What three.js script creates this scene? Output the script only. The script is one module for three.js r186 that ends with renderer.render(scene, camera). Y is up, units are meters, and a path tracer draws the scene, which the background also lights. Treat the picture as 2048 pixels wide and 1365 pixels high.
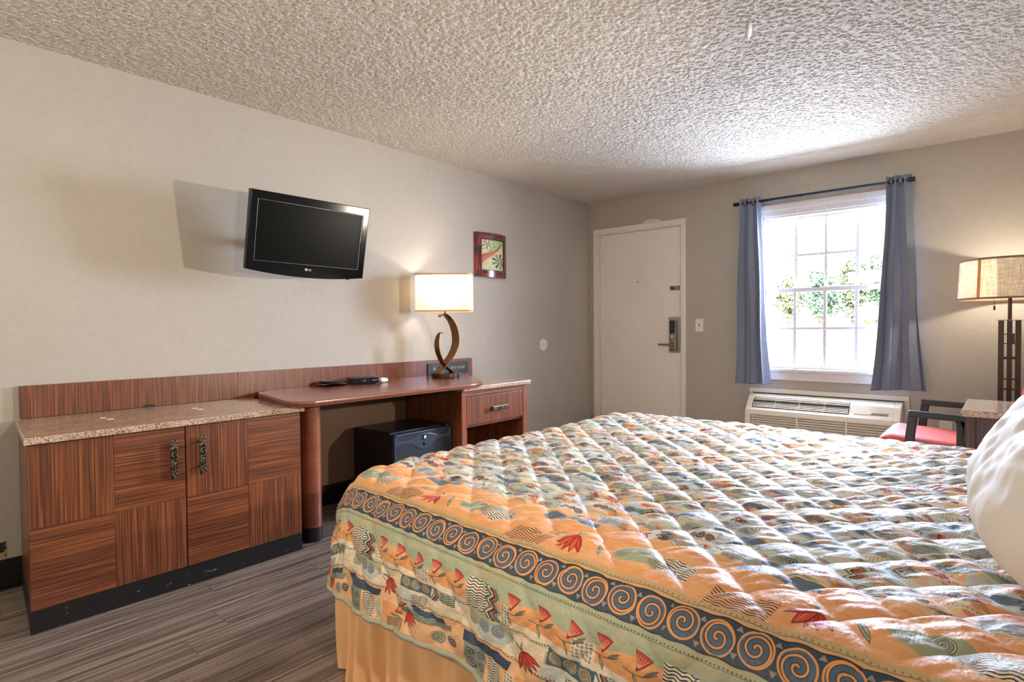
import * as THREE from 'three';
import { RoundedBoxGeometry } from 'three/addons/geometries/RoundedBoxGeometry.js';
import { mergeGeometries, mergeVertices } from 'three/addons/utils/BufferGeometryUtils.js';
import { RectAreaLightUniformsLib } from 'three/addons/lights/RectAreaLightUniformsLib.js';
import { FontLoader } from 'three/addons/loaders/FontLoader.js';
import { TextGeometry } from 'three/addons/geometries/TextGeometry.js';

RectAreaLightUniformsLib.init();
const scene = new THREE.Scene();
// ---------- camera (metres; TV wall is x = 0, window wall is z = 0) ----------
const camera = new THREE.PerspectiveCamera(61.25, 2048 / 1365, 0.02, 300);
camera.position.set(3.3181, 1.1177, 5.1022);
{
  const yaw = 0.7125, pitch = -0.0229, roll = -0.0082;
  const f = new THREE.Vector3(-Math.sin(yaw) * Math.cos(pitch), Math.sin(pitch), -Math.cos(yaw) * Math.cos(pitch));
  const r = new THREE.Vector3().crossVectors(f, new THREE.Vector3(0, 1, 0)).normalize();
  const u = new THREE.Vector3().crossVectors(r, f);
  const r2 = r.clone().multiplyScalar(Math.cos(roll)).addScaledVector(u, Math.sin(roll));
  const u2 = u.clone().multiplyScalar(Math.cos(roll)).addScaledVector(r, -Math.sin(roll));
  camera.quaternion.setFromRotationMatrix(new THREE.Matrix4().makeBasis(r2, u2, f.clone().negate()));
}
const renderer = new THREE.WebGLRenderer({ antialias: true });
renderer.toneMapping = THREE.LinearToneMapping;
renderer.toneMappingExposure = 1.0;
renderer.shadowMap.enabled = true;
// ---------- daylight ----------
scene.background = new THREE.Color().setRGB(1.5, 1.58, 1.7);       // bright hazy sky
const sun = new THREE.DirectionalLight(new THREE.Color().setRGB(1.0, 0.97, 0.92), 32);   // high behind the building: lights the lot and the trees, not the room
sun.position.set(6, 16, 10); sun.target.position.set(0, 0, -14); sun.castShadow = true; sun.shadow.mapSize.set(2048, 2048);
Object.assign(sun.shadow.camera, { left: -30, right: 30, top: 30, bottom: -30, near: 1, far: 80 }); scene.add(sun, sun.target);
const daylight = new THREE.RectAreaLight(new THREE.Color().setRGB(0.76, 0.92, 1.24), 112, 1.3, 1.25);   // sky light entering at the window, from above
daylight.position.set(2.19, 1.60, -0.62); daylight.lookAt(2.19, 1.60 - 0.68, 0.38); scene.add(daylight);
const WARM = new THREE.Color().setRGB(1.0, 0.89, 0.74);
const TABLE_LAMP = 0.5, FLOOR_LAMP = 0.9, READING = [14, 5];

// ---------- helpers ----------
const H = 2.40, ROOM_X = 3.66, ROOM_Z = 6.4;
let seed = 12345;
const rnd = () => { seed = (seed + 0x6d2b79f5) | 0; let t = Math.imul(seed ^ (seed >>> 15), 1 | seed); t = (t + Math.imul(t ^ (t >>> 7), 61 | t)) ^ t; return ((t ^ (t >>> 14)) >>> 0) / 4294967296; };
const rr = (a, b) => a + (b - a) * rnd();
const clamp = (v, a, b) => Math.max(a, Math.min(b, v));
const mix = (a, b, t) => a + (b - a) * t;
const sstep = (a, b, v) => { const t = clamp((v - a) / (b - a), 0, 1); return t * t * (3 - 2 * t); };
const hash = (x, y, s) => { let h = Math.imul(x, 374761393) + Math.imul(y, 668265263) + Math.imul(s, 974634777); h = Math.imul(h ^ (h >>> 13), 1274126177); return ((h ^ (h >>> 16)) >>> 0) / 4294967296; };
function vn(x, y, px, py, s = 0) {                                  // value noise that repeats after px, py cells
  const xi = Math.floor(x), yi = Math.floor(y), fx = x - xi, fy = y - yi;
  const m = (a, p) => ((a % p) + p) % p, ux = fx * fx * (3 - 2 * fx), uy = fy * fy * (3 - 2 * fy);
  const a = hash(m(xi, px), m(yi, py), s), b = hash(m(xi + 1, px), m(yi, py), s), c = hash(m(xi, px), m(yi + 1, py), s), d = hash(m(xi + 1, px), m(yi + 1, py), s);
  return mix(mix(a, b, ux), mix(c, d, ux), uy);
}
const fbm = (u, v, fx, fy, oct = 4, s = 0) => { let a = 0, w = 0.5, t = 0; for (let i = 0; i < oct; i++) { a += w * vn(u * fx, v * fy, fx, fy, s + i); t += w; w *= 0.5; fx *= 2; fy *= 2; } return a / t; };
function tex(w, h, fn, srgb = true) {
  const d = new Uint8Array(w * h * 4);
  for (let y = 0; y < h; y++) for (let x = 0; x < w; x++) { const c = fn(x / w, y / h), i = (y * w + x) * 4; d[i] = clamp(c[0], 0, 255); d[i + 1] = clamp(c[1], 0, 255); d[i + 2] = clamp(c[2], 0, 255); d[i + 3] = 255; }
  const t = new THREE.DataTexture(d, w, h, THREE.RGBAFormat);
  t.wrapS = t.wrapT = THREE.RepeatWrapping; t.magFilter = THREE.LinearFilter; t.minFilter = THREE.LinearMipmapLinearFilter; t.generateMipmaps = true;
  if (srgb) t.colorSpace = THREE.SRGBColorSpace; t.needsUpdate = true; return t;
}
const gray = (w, h, fn) => tex(w, h, (u, v) => { const g = fn(u, v) * 255; return [g, g, g]; }, false);
const rep = (t, a, b) => { const c = t.clone(); c.repeat.set(1 / a, 1 / b); c.needsUpdate = true; return c; };
const std = (o) => new THREE.MeshStandardMaterial(o);
const phys = (o) => new THREE.MeshPhysicalMaterial(o);

// uv in metres, each face laid out by the axis it looks along; turn = true lays the grain the other way
function projUV(g, turn = false, ox = 0, oy = 0) {
  const n = g.index ? g.toNonIndexed() : g, p = n.attributes.position, uv = new Float32Array(p.count * 2);
  const a = new THREE.Vector3(), b = new THREE.Vector3(), c = new THREE.Vector3();
  for (let i = 0; i < p.count; i += 3) {
    a.fromBufferAttribute(p, i); b.fromBufferAttribute(p, i + 1); c.fromBufferAttribute(p, i + 2);
    const nn = b.clone().sub(a).cross(c.clone().sub(a)), ax = Math.abs(nn.x), ay = Math.abs(nn.y), az = Math.abs(nn.z);
    [a, b, c].forEach((v, k) => {
      let q = ay >= ax && ay >= az ? [v.x, v.z] : ax >= az ? [v.z, v.y] : [v.x, v.y];
      if (turn) q = [q[1], q[0]];
      uv[(i + k) * 2] = q[0] + ox; uv[(i + k) * 2 + 1] = q[1] + oy;
    });
  }
  n.setAttribute('uv', new THREE.BufferAttribute(uv, 2)); return n;
}
function bx(x0, x1, y0, y1, z0, z1, r = 0.003, turn = false) {       // a box with softened edges between two corners
  const w = x1 - x0, h = y1 - y0, d = z1 - z0; r = Math.min(r, w * 0.45, h * 0.45, d * 0.45);
  const g = r > 0.0004 ? new RoundedBoxGeometry(w, h, d, 1, r) : new THREE.BoxGeometry(w, h, d);
  g.translate((x0 + x1) / 2, (y0 + y1) / 2, (z0 + z1) / 2); return projUV(g, turn);
}
const clean = (g) => { const n = g.index ? g.toNonIndexed() : g; for (const k of Object.keys(n.attributes)) if (!['position', 'normal', 'uv'].includes(k)) n.deleteAttribute(k); if (!n.attributes.uv) n.setAttribute('uv', new THREE.BufferAttribute(new Float32Array(n.attributes.position.count * 2), 2)); n.clearGroups(); return n; };
const join = (list) => mergeGeometries(list.map(clean));
function tube(pts, r, seg = 32, rad = 8, closed = false) { return new THREE.TubeGeometry(new THREE.CatmullRomCurve3(pts.map((p) => new THREE.Vector3(...p)), closed), seg, r, rad, closed); }
function rod(a, b, r, rad = 10) { const A = new THREE.Vector3(...a), B = new THREE.Vector3(...b), d = B.clone().sub(A), g = new THREE.CylinderGeometry(r, r, d.length(), rad); g.applyQuaternion(new THREE.Quaternion().setFromUnitVectors(new THREE.Vector3(0, 1, 0), d.clone().normalize())); g.translate(...A.add(B).multiplyScalar(0.5).toArray()); return g; }
function bar(a, b, w, d, up = [0, 1, 0]) {                           // rectangular bar from a to b
  const A = new THREE.Vector3(...a), B = new THREE.Vector3(...b), z = B.clone().sub(A), L = z.length(); z.normalize();
  const x = new THREE.Vector3(...up).cross(z).normalize(), y = z.clone().cross(x), g = new RoundedBoxGeometry(w, d, L, 1, Math.min(w, d) * 0.15);
  g.applyMatrix4(new THREE.Matrix4().makeBasis(x, y, z)); g.translate(...A.add(B).multiplyScalar(0.5).toArray()); return g;
}
function prism(pts, y0, y1, bev = 0.003, seg = 2, curve = 1) {       // plan outline [x, z] raised from y0 to y1
  const s = new THREE.Shape(pts.map(([x, z]) => new THREE.Vector2(x, -z)));
  const g = new THREE.ExtrudeGeometry(s, { depth: y1 - y0 - 2 * bev, bevelEnabled: bev > 0, bevelThickness: bev, bevelSize: bev, bevelOffset: -bev, bevelSegments: seg, curveSegments: curve });
  g.rotateX(-Math.PI / 2); g.translate(0, y0 + bev, 0); return projUV(g);
}
const used = {};
function numbered(n) { const k = used[n] = (used[n] ?? -1) + 1; return k ? n + '_' + String(k).padStart(3, '0') : n; }
function tag(o, label, category, group) { o.userData.label = label; o.userData.category = category; if (group) o.userData.group = group; return o; }
function thing(name, label, category, [x, y, z] = [0, 0, 0], turn = 0, group) { const o = new THREE.Group(); o.name = numbered(name); o.position.set(x, y, z); o.rotation.y = turn; scene.add(o); return tag(o, label, category, group); }
function part(parent, name, g, m, label) { const o = new THREE.Mesh(g, m); o.name = name; if (label) o.userData.label = label; parent.add(o); return o; }
function solo(name, label, category, g, m, group) { const o = new THREE.Mesh(g, m); o.name = numbered(name); scene.add(o); return tag(o, label, category, group); }
function struct(name, label, category, g, m) { const o = g ? new THREE.Mesh(g, m) : new THREE.Group(); o.name = name; o.userData.kind = 'structure'; scene.add(o); return tag(o, label, category); }

// ---------- materials ----------
const popcorn = gray(1024, 1024, (u, v) => { const a = fbm(u, v, 72, 72, 2, 3), b = vn(u * 150, v * 150, 150, 150, 9), c = vn(u * 24, v * 24, 24, 24, 5); return clamp(sstep(0.40, 0.62, a) * 0.8 + b * 0.2 * sstep(0.4, 0.6, c), 0, 1); });
const wallBump = gray(512, 512, (u, v) => fbm(u, v, 48, 40, 3, 21));
const wallTone = tex(512, 512, (u, v) => { const k = (fbm(u, v, 4, 4, 5, 31) - 0.5) * 8 + (fbm(u, v, 90, 90, 1, 33) - 0.5) * 4; return [182 + k, 173 + k, 159 + k]; });
function veneerTex(s, base, dark, light) {
  return tex(512, 256, (u, v) => {
    const w = u + 0.0035 * (fbm(u, v, 3, 3, 2, s) - 0.5);
    const a = vn(w * 120, v * 3, 120, 3, s + 1), b = vn(w * 60, v * 2, 60, 2, s + 2), c = vn(w * 250, v * 6, 250, 6, s + 3), d = fbm(u, v, 3, 2, 2, s + 7);
    let k = sstep(0.25, 0.8, 0.55 * a + 0.3 * b + 0.15 * c); const e = (d - 0.5) * 0.25; k = clamp(k + e, 0, 1);
    return [0, 1, 2].map((i) => k < 0.55 ? mix(dark[i], base[i], k / 0.55) : mix(base[i], light[i], (k - 0.55) / 0.45));
  });
}
const zebra = veneerTex(40, [122, 67, 38], [84, 44, 25], [147, 87, 51]);
const zebraDark = veneerTex(60, [84, 56, 50], [50, 34, 32], [104, 72, 62]);
const M = {};
M.wall = std({ map: rep(wallTone, 2.2, 2.2), bumpMap: rep(wallBump, 0.5, 0.5), bumpScale: 0.0006, roughness: 0.62 });
M.ceil = std({ color: '#d6ccbd', bumpMap: rep(popcorn, 0.46, 0.46), bumpScale: 0.004, roughness: 0.92 });
M.patch = std({ color: '#e6ddd0', roughness: 0.7 });
M.zebraV = phys({ map: rep(zebra, 0.30, 0.6), roughness: 0.34, clearcoat: 0.25, clearcoatRoughness: 0.3 });
M.zebraNS = phys({ map: rep(zebraDark, 0.34, 0.6), roughness: 0.4 });
M.granite = phys({ map: rep(tex(1024, 1024, (u, v) => {
  const a = fbm(u, v, 10, 6, 4, 71), b = vn(u * 150, v * 150, 150, 150, 72), c = vn(u * 90, v * 90, 90, 90, 73), d = fbm(u, v, 220, 220, 1, 74);
  let r = mix(168, 206, a), g = mix(134, 182, a), bl = mix(108, 158, a);
  if (c > 0.74) { r = mix(r, 120, 0.6); g = mix(g, 74, 0.6); bl = mix(bl, 58, 0.6); }
  if (b > 0.80) { r = mix(r, 60, 0.75); g = mix(g, 48, 0.75); bl = mix(bl, 44, 0.75); }
  if (b < 0.16) { r = 224; g = 214; bl = 200; }
  const k = (d - 0.5) * 34; return [r + k, g + k, bl + k];
}), 0.5, 0.5), roughness: 0.16, clearcoat: 0.3, clearcoatRoughness: 0.08 });
M.deskTop = phys({ map: rep(tex(512, 512, (u, v) => { const a = vn(u * 6, v * 90, 6, 90, 81), b = fbm(u, v, 6, 30, 3, 82), k = (0.6 * a + 0.4 * b - 0.5) * 30; return [140 + k, 78 + k * 0.8, 54 + k * 0.6]; }), 1.2, 0.6), roughness: 0.25, clearcoat: 0.5, clearcoatRoughness: 0.18 });
M.mahog = phys({ map: M.deskTop.map, roughness: 0.3, clearcoat: 0.4, clearcoatRoughness: 0.25 });
M.black = std({ color: '#14130f', roughness: 0.5 });
M.kick = std({ map: rep(tex(512, 128, (u, v) => { const s = vn(u * 46, v * 14, 46, 14, 91) > 0.93 && vn(u * 200, v * 40, 200, 40, 92) > 0.55; const k = fbm(u, v, 12, 6, 3, 93) * 14; return s ? [150, 156, 160] : [14 + k, 13 + k, 13 + k]; }), 1.1, 0.1), roughness: 0.45 });
M.bronze = phys({ color: '#6d4a26', metalness: 0.75, roughness: 0.36 });
M.darkBronze = phys({ color: '#3d2a22', metalness: 0.6, roughness: 0.35 });
M.steel = std({ color: '#a39d94', metalness: 0.85, roughness: 0.32 });
M.nickel = std({ color: '#8a8378', metalness: 0.9, roughness: 0.3 });
M.white = std({ color: '#e9e4da', roughness: 0.5 });
M.doorPaint = std({ map: rep(tex(512, 512, (u, v) => { const k = (fbm(u, v, 4, 4, 4, 101) - 0.5) * 8; return [240 + k, 232 + k, 221 + k]; }), 1, 2), roughness: 0.38 });
M.trim = std({ color: '#ece5da', roughness: 0.42 });
M.winPaint = std({ map: rep(tex(256, 256, (u, v) => { const c = vn(u * 40, v * 40, 40, 40, 111) > 0.88 && vn(u * 110, v * 110, 110, 110, 112) > 0.5; return c ? [172, 128, 112] : [226, 222, 218]; }), 0.25, 0.25), roughness: 0.5 });
M.glass = phys({ color: '#ffffff', transmission: 1, thickness: 0, roughness: 0.0, ior: 1.5, metalness: 0 });
M.handle = std({ map: rep(tex(128, 512, (u, v) => { const du = (u * 6) % 1 - 0.5, dv = (v * 34) % 1 - 0.5, i = Math.floor(u * 6), j = Math.floor(v * 34), d = Math.hypot(du, dv), h = hash(i, j, 5); return d < 0.42 ? (h > 0.6 ? [188, 170, 140] : h > 0.3 ? [92, 84, 72] : [40, 40, 36]) : [14, 13, 12]; }), 1, 1), metalness: 0.7, roughness: 0.3 });

// ---------- room shell ----------
const WT = 0.16;
function wallPlane(list) { return join(list); }
{
  const w = struct('wall_left', 'beige painted wall carrying the television and framed picture', 'wall', bx(-WT, 0, -0.1, H + 0.1, -WT, ROOM_Z + WT, 0), M.wall);
  part(w, 'old_wallpaper_patch', bx(-0.001, 0.0015, 0.135, 0.20, 4.66, 4.80, 0), std({ map: rep(tex(128, 128, (u, v) => { const k = fbm(u, v, 8, 8, 3, 121); return k > 0.55 ? [176, 158, 84] : k > 0.45 ? [70, 84, 50] : [38, 46, 34]; }), 0.1, 0.1), roughness: 0.8 }), 'torn edge of patterned wallpaper');
}
struct('wall_right', 'beige painted wall behind the head of the bed', 'wall', bx(ROOM_X, ROOM_X + WT, -0.1, H + 0.1, -WT, ROOM_Z + WT, 0), M.wall);
struct('wall_back', 'beige painted wall behind the viewer', 'wall', bx(0, ROOM_X, -0.1, H + 0.1, ROOM_Z, ROOM_Z + WT, 0), M.wall);
const DX0 = 0.108, DX1 = 1.0, DY = 2.065, WX0 = 1.725, WX1 = 2.665, WY0 = 0.755, WY1 = 2.03;
{
  const w = struct('wall_window', 'beige painted wall holding the entrance door and window', 'wall', join([
    bx(0, DX0, 0, H, -WT, 0, 0), bx(DX0, DX1, DY, H, -WT, 0, 0), bx(DX1, WX0, 0, H, -WT, 0, 0), bx(WX0, WX1, WY1, H, -WT, 0, 0), bx(WX0, WX1, 0, WY0, -WT, 0, 0), bx(WX1, ROOM_X, 0, H, -WT, 0, 0)]), M.wall);
  const e = new THREE.CylinderGeometry(0.10, 0.10, 0.004, 28, 1, false, -Math.PI / 2, Math.PI); e.rotateX(-Math.PI / 2); e.scale(1, 0.34, 1); e.translate(0.70, 2.118, 0.002);
  part(w, 'filler_patch', e, M.patch, 'flat white patch of filler above the door frame');
}
{
  const c = struct('ceiling', 'rough cream popcorn textured ceiling', 'ceiling', bx(-WT, ROOM_X + WT, H, H + 0.1, -WT, ROOM_Z + WT, 0), M.ceil);
  // sprayed popcorn relief, built over the part of the ceiling in view
  const st = 0.0052, nx = Math.round(ROOM_X / st), nz = Math.round(5.3 / st), pos = new Float32Array((nx + 1) * (nz + 1) * 3), uv = new Float32Array((nx + 1) * (nz + 1) * 2), idx = new Uint32Array(nx * nz * 6);
  for (let b = 0; b <= nz; b++) for (let a = 0; a <= nx; a++) { const k = b * (nx + 1) + a, x = a * ROOM_X / nx, z = b * 5.3 / nz, n = 0.62 * vn(x / 0.0118, z / 0.0118, 4096, 4096, 301) + 0.38 * vn(x / 0.0068, z / 0.0068, 4096, 4096, 302); pos[k * 3] = x; pos[k * 3 + 1] = H - 0.0005 - 0.0043 * sstep(0.36, 0.68, n); pos[k * 3 + 2] = z; uv[k * 2] = x; uv[k * 2 + 1] = z; }
  for (let b = 0, t = 0; b < nz; b++) for (let a = 0; a < nx; a++) { const k = b * (nx + 1) + a; idx.set([k, k + 1, k + nx + 1, k + 1, k + nx + 2, k + nx + 1], t); t += 6; }
  const pg = new THREE.BufferGeometry(); pg.setAttribute('position', new THREE.BufferAttribute(pos, 3)); pg.setAttribute('uv', new THREE.BufferAttribute(uv, 2)); pg.setIndex(new THREE.BufferAttribute(idx, 1)); pg.computeVertexNormals();
  part(c, 'popcorn_texture', pg, M.ceil, 'sprayed popcorn texture').userData.kind = 'stuff';
  const g = new THREE.SphereGeometry(1, 20, 10); g.scale(0.012, 0.013, 0.085); g.rotateY(0.35); g.translate(2.455, H, 2.52);
  part(c, 'repair_patch', g, M.patch, 'smooth ridge of repair plaster');
}
// floor: vinyl planks along z
{
  const floor = struct('floor', 'grey brown wood plank floor', 'floor', bx(-WT, ROOM_X + WT, -0.1, -0.003, -WT, ROOM_Z + WT, 0), std({ color: '#2a221d', roughness: 0.8 }));
  const pw = 0.148, pl = 1.22, mats = [];
  for (let k = 0; k < 5; k++) {
    const t = tex(256, 1024, (u, v) => {
      const w = u + 0.05 * (fbm(u, v, 2, 3, 3, 130 + k) - 0.5);
      const a = vn(w * 44, v * 6, 44, 6, 140 + k), b = vn(w * 90, v * 14, 90, 14, 150 + k), c = fbm(u, v, 3, 3, 3, 160 + k), d = vn(w * 14, v * 3, 14, 3, 170 + k);
      const s = 0.36 * a + 0.22 * b + 0.42 * d, q = mix(0.10, 1, sstep(0.18, 0.78, s)) * mix(0.82, 1.12, c);
      return [mix(78, 160, q), mix(68, 142, q), mix(61, 127, q)];
    });
    t.repeat.set(1 / pw, 1 / pl);
    mats.push(std({ map: t, roughness: 0.42 }));
  }
  const full = bx(0.0006, pw - 0.0006, -0.004, 0, 0.0006, pl - 0.0006, 0.0009);
  const starts = [0.62, 0.23, 1.02, 0.43, 0.86, 0.12, 0.71];
  for (let i = 0; i * pw < ROOM_X; i++) {
    const x = i * pw + 0.042; let z = -starts[i % 7] * 1.0 + (i % 3) * 0.07;
    for (; z < ROOM_Z; z += pl) {
      const o = part(floor, 'plank', full, mats[(i * 3 + Math.round(z * 7) % 5 + 10) % 5]); o.position.set(x, 0, z);
      const z0 = Math.max(0, z), z1 = Math.min(ROOM_Z, z + pl); o.scale.z = (z1 - z0) / pl; o.position.z = z0;
      if (x + pw > ROOM_X) o.scale.x = (ROOM_X - x) / pw;
    }
  }
}
{
  const g = (x0, x1, z0, z1) => bx(x0, x1, 0, 0.125, z0, z1, 0.003);
  const m = std({ color: '#1b1613', roughness: 0.45 });
  struct('baseboard_left', 'dark brown baseboard along the television wall', 'baseboard', join([g(0, 0.012, 0, ROOM_Z)]), m);
  struct('baseboard_window', 'dark brown baseboard below the window', 'baseboard', join([g(0.012, 0.04, 0, 0.012), g(1.05, ROOM_X - 0.012, 0, 0.012)]), m);
  struct('baseboard_right', 'dark brown baseboard behind the bed', 'baseboard', g(ROOM_X - 0.012, ROOM_X, 0, ROOM_Z), m);
}
// ---------- entrance door ----------
{
  const d = struct('door_1', 'cream painted entrance door with a keycard lock', 'door');
  const leaf = part(d, 'door_leaf', bx(DX0 + 0.012, DX1 - 0.012, 0.012, DY - 0.012, -0.05, -0.008, 0.002), M.doorPaint);
  const cas = (x0, x1, y0, y1) => join([bx(x0, x1, y0, y1, 0, 0.016, 0.003)]);
  part(d, 'casing', cas(0.046, 0.108, 0, DY), M.trim); part(d, 'casing', cas(1.0, 1.046, 0, DY), M.trim); part(d, 'casing', cas(0.046, 1.046, DY, 2.119), M.trim);
  part(d, 'jamb', join([bx(DX0, DX0 + 0.009, 0, DY, -WT, 0, 0.001), bx(DX1 - 0.009, DX1, 0, DY, -WT, 0, 0.001), bx(DX0, DX1, DY - 0.009, DY, -WT, 0, 0.001), bx(DX0, DX1, 0, DY, -0.075, -0.052, 0)]), M.trim);
  for (const y of [1.84, 1.13, 0.42]) part(d, 'hinge', join([rod([0.117, y - 0.05, -0.004], [0.117, y + 0.05, -0.004], 0.007), bx(0.117, 0.15, y - 0.05, y + 0.05, -0.009, -0.006, 0.001)]), M.trim);
  part(leaf, 'peephole', rod([0.545, 1.56, -0.009], [0.545, 1.56, -0.003], 0.006, 14), M.darkBronze);
  const gd = part(d, 'door_guard', bx(0.882, 0.982, 1.458, 1.50, -0.009, -0.001, 0.002), M.nickel, 'worn metal door guard plate');
  part(gd, 'guard_knob', rod([0.915, 1.479, -0.002], [0.915, 1.479, 0.018], 0.011, 14), M.darkBronze);
  for (const [x, y] of [[0.89, 1.49], [0.972, 1.49], [0.972, 1.468]]) part(gd, 'screw', rod([x, y, -0.002], [x, y, 0.001], 0.004, 8), M.darkBronze);
  const lk = part(d, 'lock_plate', bx(0.872, 0.988, 0.872, 1.206, -0.009, 0.0, 0.004), M.steel, 'brushed steel lock plate');
  part(lk, 'lock_body', (() => { const g = new RoundedBoxGeometry(0.066, 0.29, 0.035, 4, 0.016); g.translate(0.924, 1.035, 0.012); return g; })(), M.nickel);
  part(lk, 'card_reader', (() => { const g = new RoundedBoxGeometry(0.052, 0.115, 0.022, 3, 0.008); g.translate(0.922, 1.112, 0.026); return g; })(), std({ color: '#101414', roughness: 0.15 }), 'glossy black keycard reader');
  part(lk, 'thumb_turn', bx(0.914, 0.930, 1.008, 1.036, 0.024, 0.045, 0.004), M.white);
  part(lk, 'lever', join([rod([0.924, 0.945, 0.02], [0.924, 0.945, 0.062], 0.015, 16), (() => { const g = new RoundedBoxGeometry(0.14, 0.02, 0.016, 3, 0.007); g.translate(0.86, 0.947, 0.058); return g; })()]), M.nickel, 'dull metal lever handle');
  part(lk, 'strike', bx(0.988, 0.997, 0.95, 1.06, -0.012, -0.002, 0.001), M.darkBronze);
}
// ---------- window ----------
{
  const w = struct('window_1', 'white sash window with sixteen panes', 'window');
  const zc = 0.018;
  part(w, 'casing', bx(1.655, WX0, 0.72, 2.03, 0, zc, 0.003), M.winPaint); part(w, 'casing', bx(WX1, 2.735, 0.72, 2.03, 0, zc, 0.003), M.winPaint);
  part(w, 'casing', join([bx(1.645, 2.745, 2.03, 2.115, 0, zc, 0.003), bx(1.645, 2.745, 2.075, 2.125, 0.005, zc + 0.012, 0.005)]), M.winPaint);
  part(w, 'window_sill', join([bx(1.645, 2.745, 0.735, 0.760, -WT, 0.045, 0.006), bx(1.655, 2.735, 0.665, 0.737, 0, 0.02, 0.004)]), M.winPaint);
  part(w, 'jamb', join([bx(WX0, WX0 + 0.016, 0.755, 2.03, -WT, 0, 0.001), bx(WX1 - 0.016, WX1, 0.755, 2.03, -WT, 0, 0.001), bx(WX0, WX1, 2.012, 2.03, -WT, 0, 0.001)]), M.winPaint);
  const X0 = 1.748, X1 = 2.638, px = (X1 - X0) / 4;
  const sash = (z, y0, y1, ym, top, bot) => {
    part(w, 'sash_frame', join([bx(WX0 + 0.016, X0, y0 - bot, y1 + top, z - 0.017, z + 0.017, 0.003), bx(X1, WX1 - 0.016, y0 - bot, y1 + top, z - 0.017, z + 0.017, 0.003), bx(X0, X1, y1, y1 + top, z - 0.017, z + 0.017, 0.003), bx(X0, X1, y0 - bot, y0, z - 0.017, z + 0.017, 0.003)]), M.winPaint);
    for (let i = 1; i < 4; i++) part(w, 'muntin', bx(X0 + i * px - 0.0125, X0 + i * px + 0.0125, y0, y1, z - 0.014, z + 0.014, 0.004), M.winPaint);
    part(w, 'muntin', bx(X0, X1, ym - 0.0115, ym + 0.0115, z - 0.0135, z + 0.0135, 0.004), M.winPaint);
    for (let i = 0; i < 4; i++) for (const [a, b] of [[y0, ym - 0.0115], [ym + 0.0115, y1]]) part(w, 'pane', new THREE.PlaneGeometry(px - 0.025, b - a).translate(X0 + (i + 0.5) * px, (a + b) / 2, z), M.glass);
  };
  sash(-0.085, 1.425, 1.992, 1.70, 0.024, 0.03);
  sash(-0.048, 0.805, 1.392, 1.094, 0.036, 0.045);
  part(w, 'sash_lock', join([bx(2.10, 2.16, 1.428, 1.438, -0.06, -0.036, 0.002), rod([2.13, 1.436, -0.048], [2.13, 1.448, -0.048], 0.008, 12), bx(2.118, 2.156, 1.444, 1.452, -0.054, -0.04, 0.002)]), std({ color: '#3d5240', roughness: 0.5 }), 'small green sash lock');
  for (const x of [1.84, 2.555]) part(w, 'sash_lift', join([bx(x - 0.03, x + 0.03, 0.772, 0.779, -0.031, -0.012, 0.002), bx(x - 0.03, x + 0.03, 0.765, 0.792, -0.031, -0.027, 0.001)]), M.winPaint);
}
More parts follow.
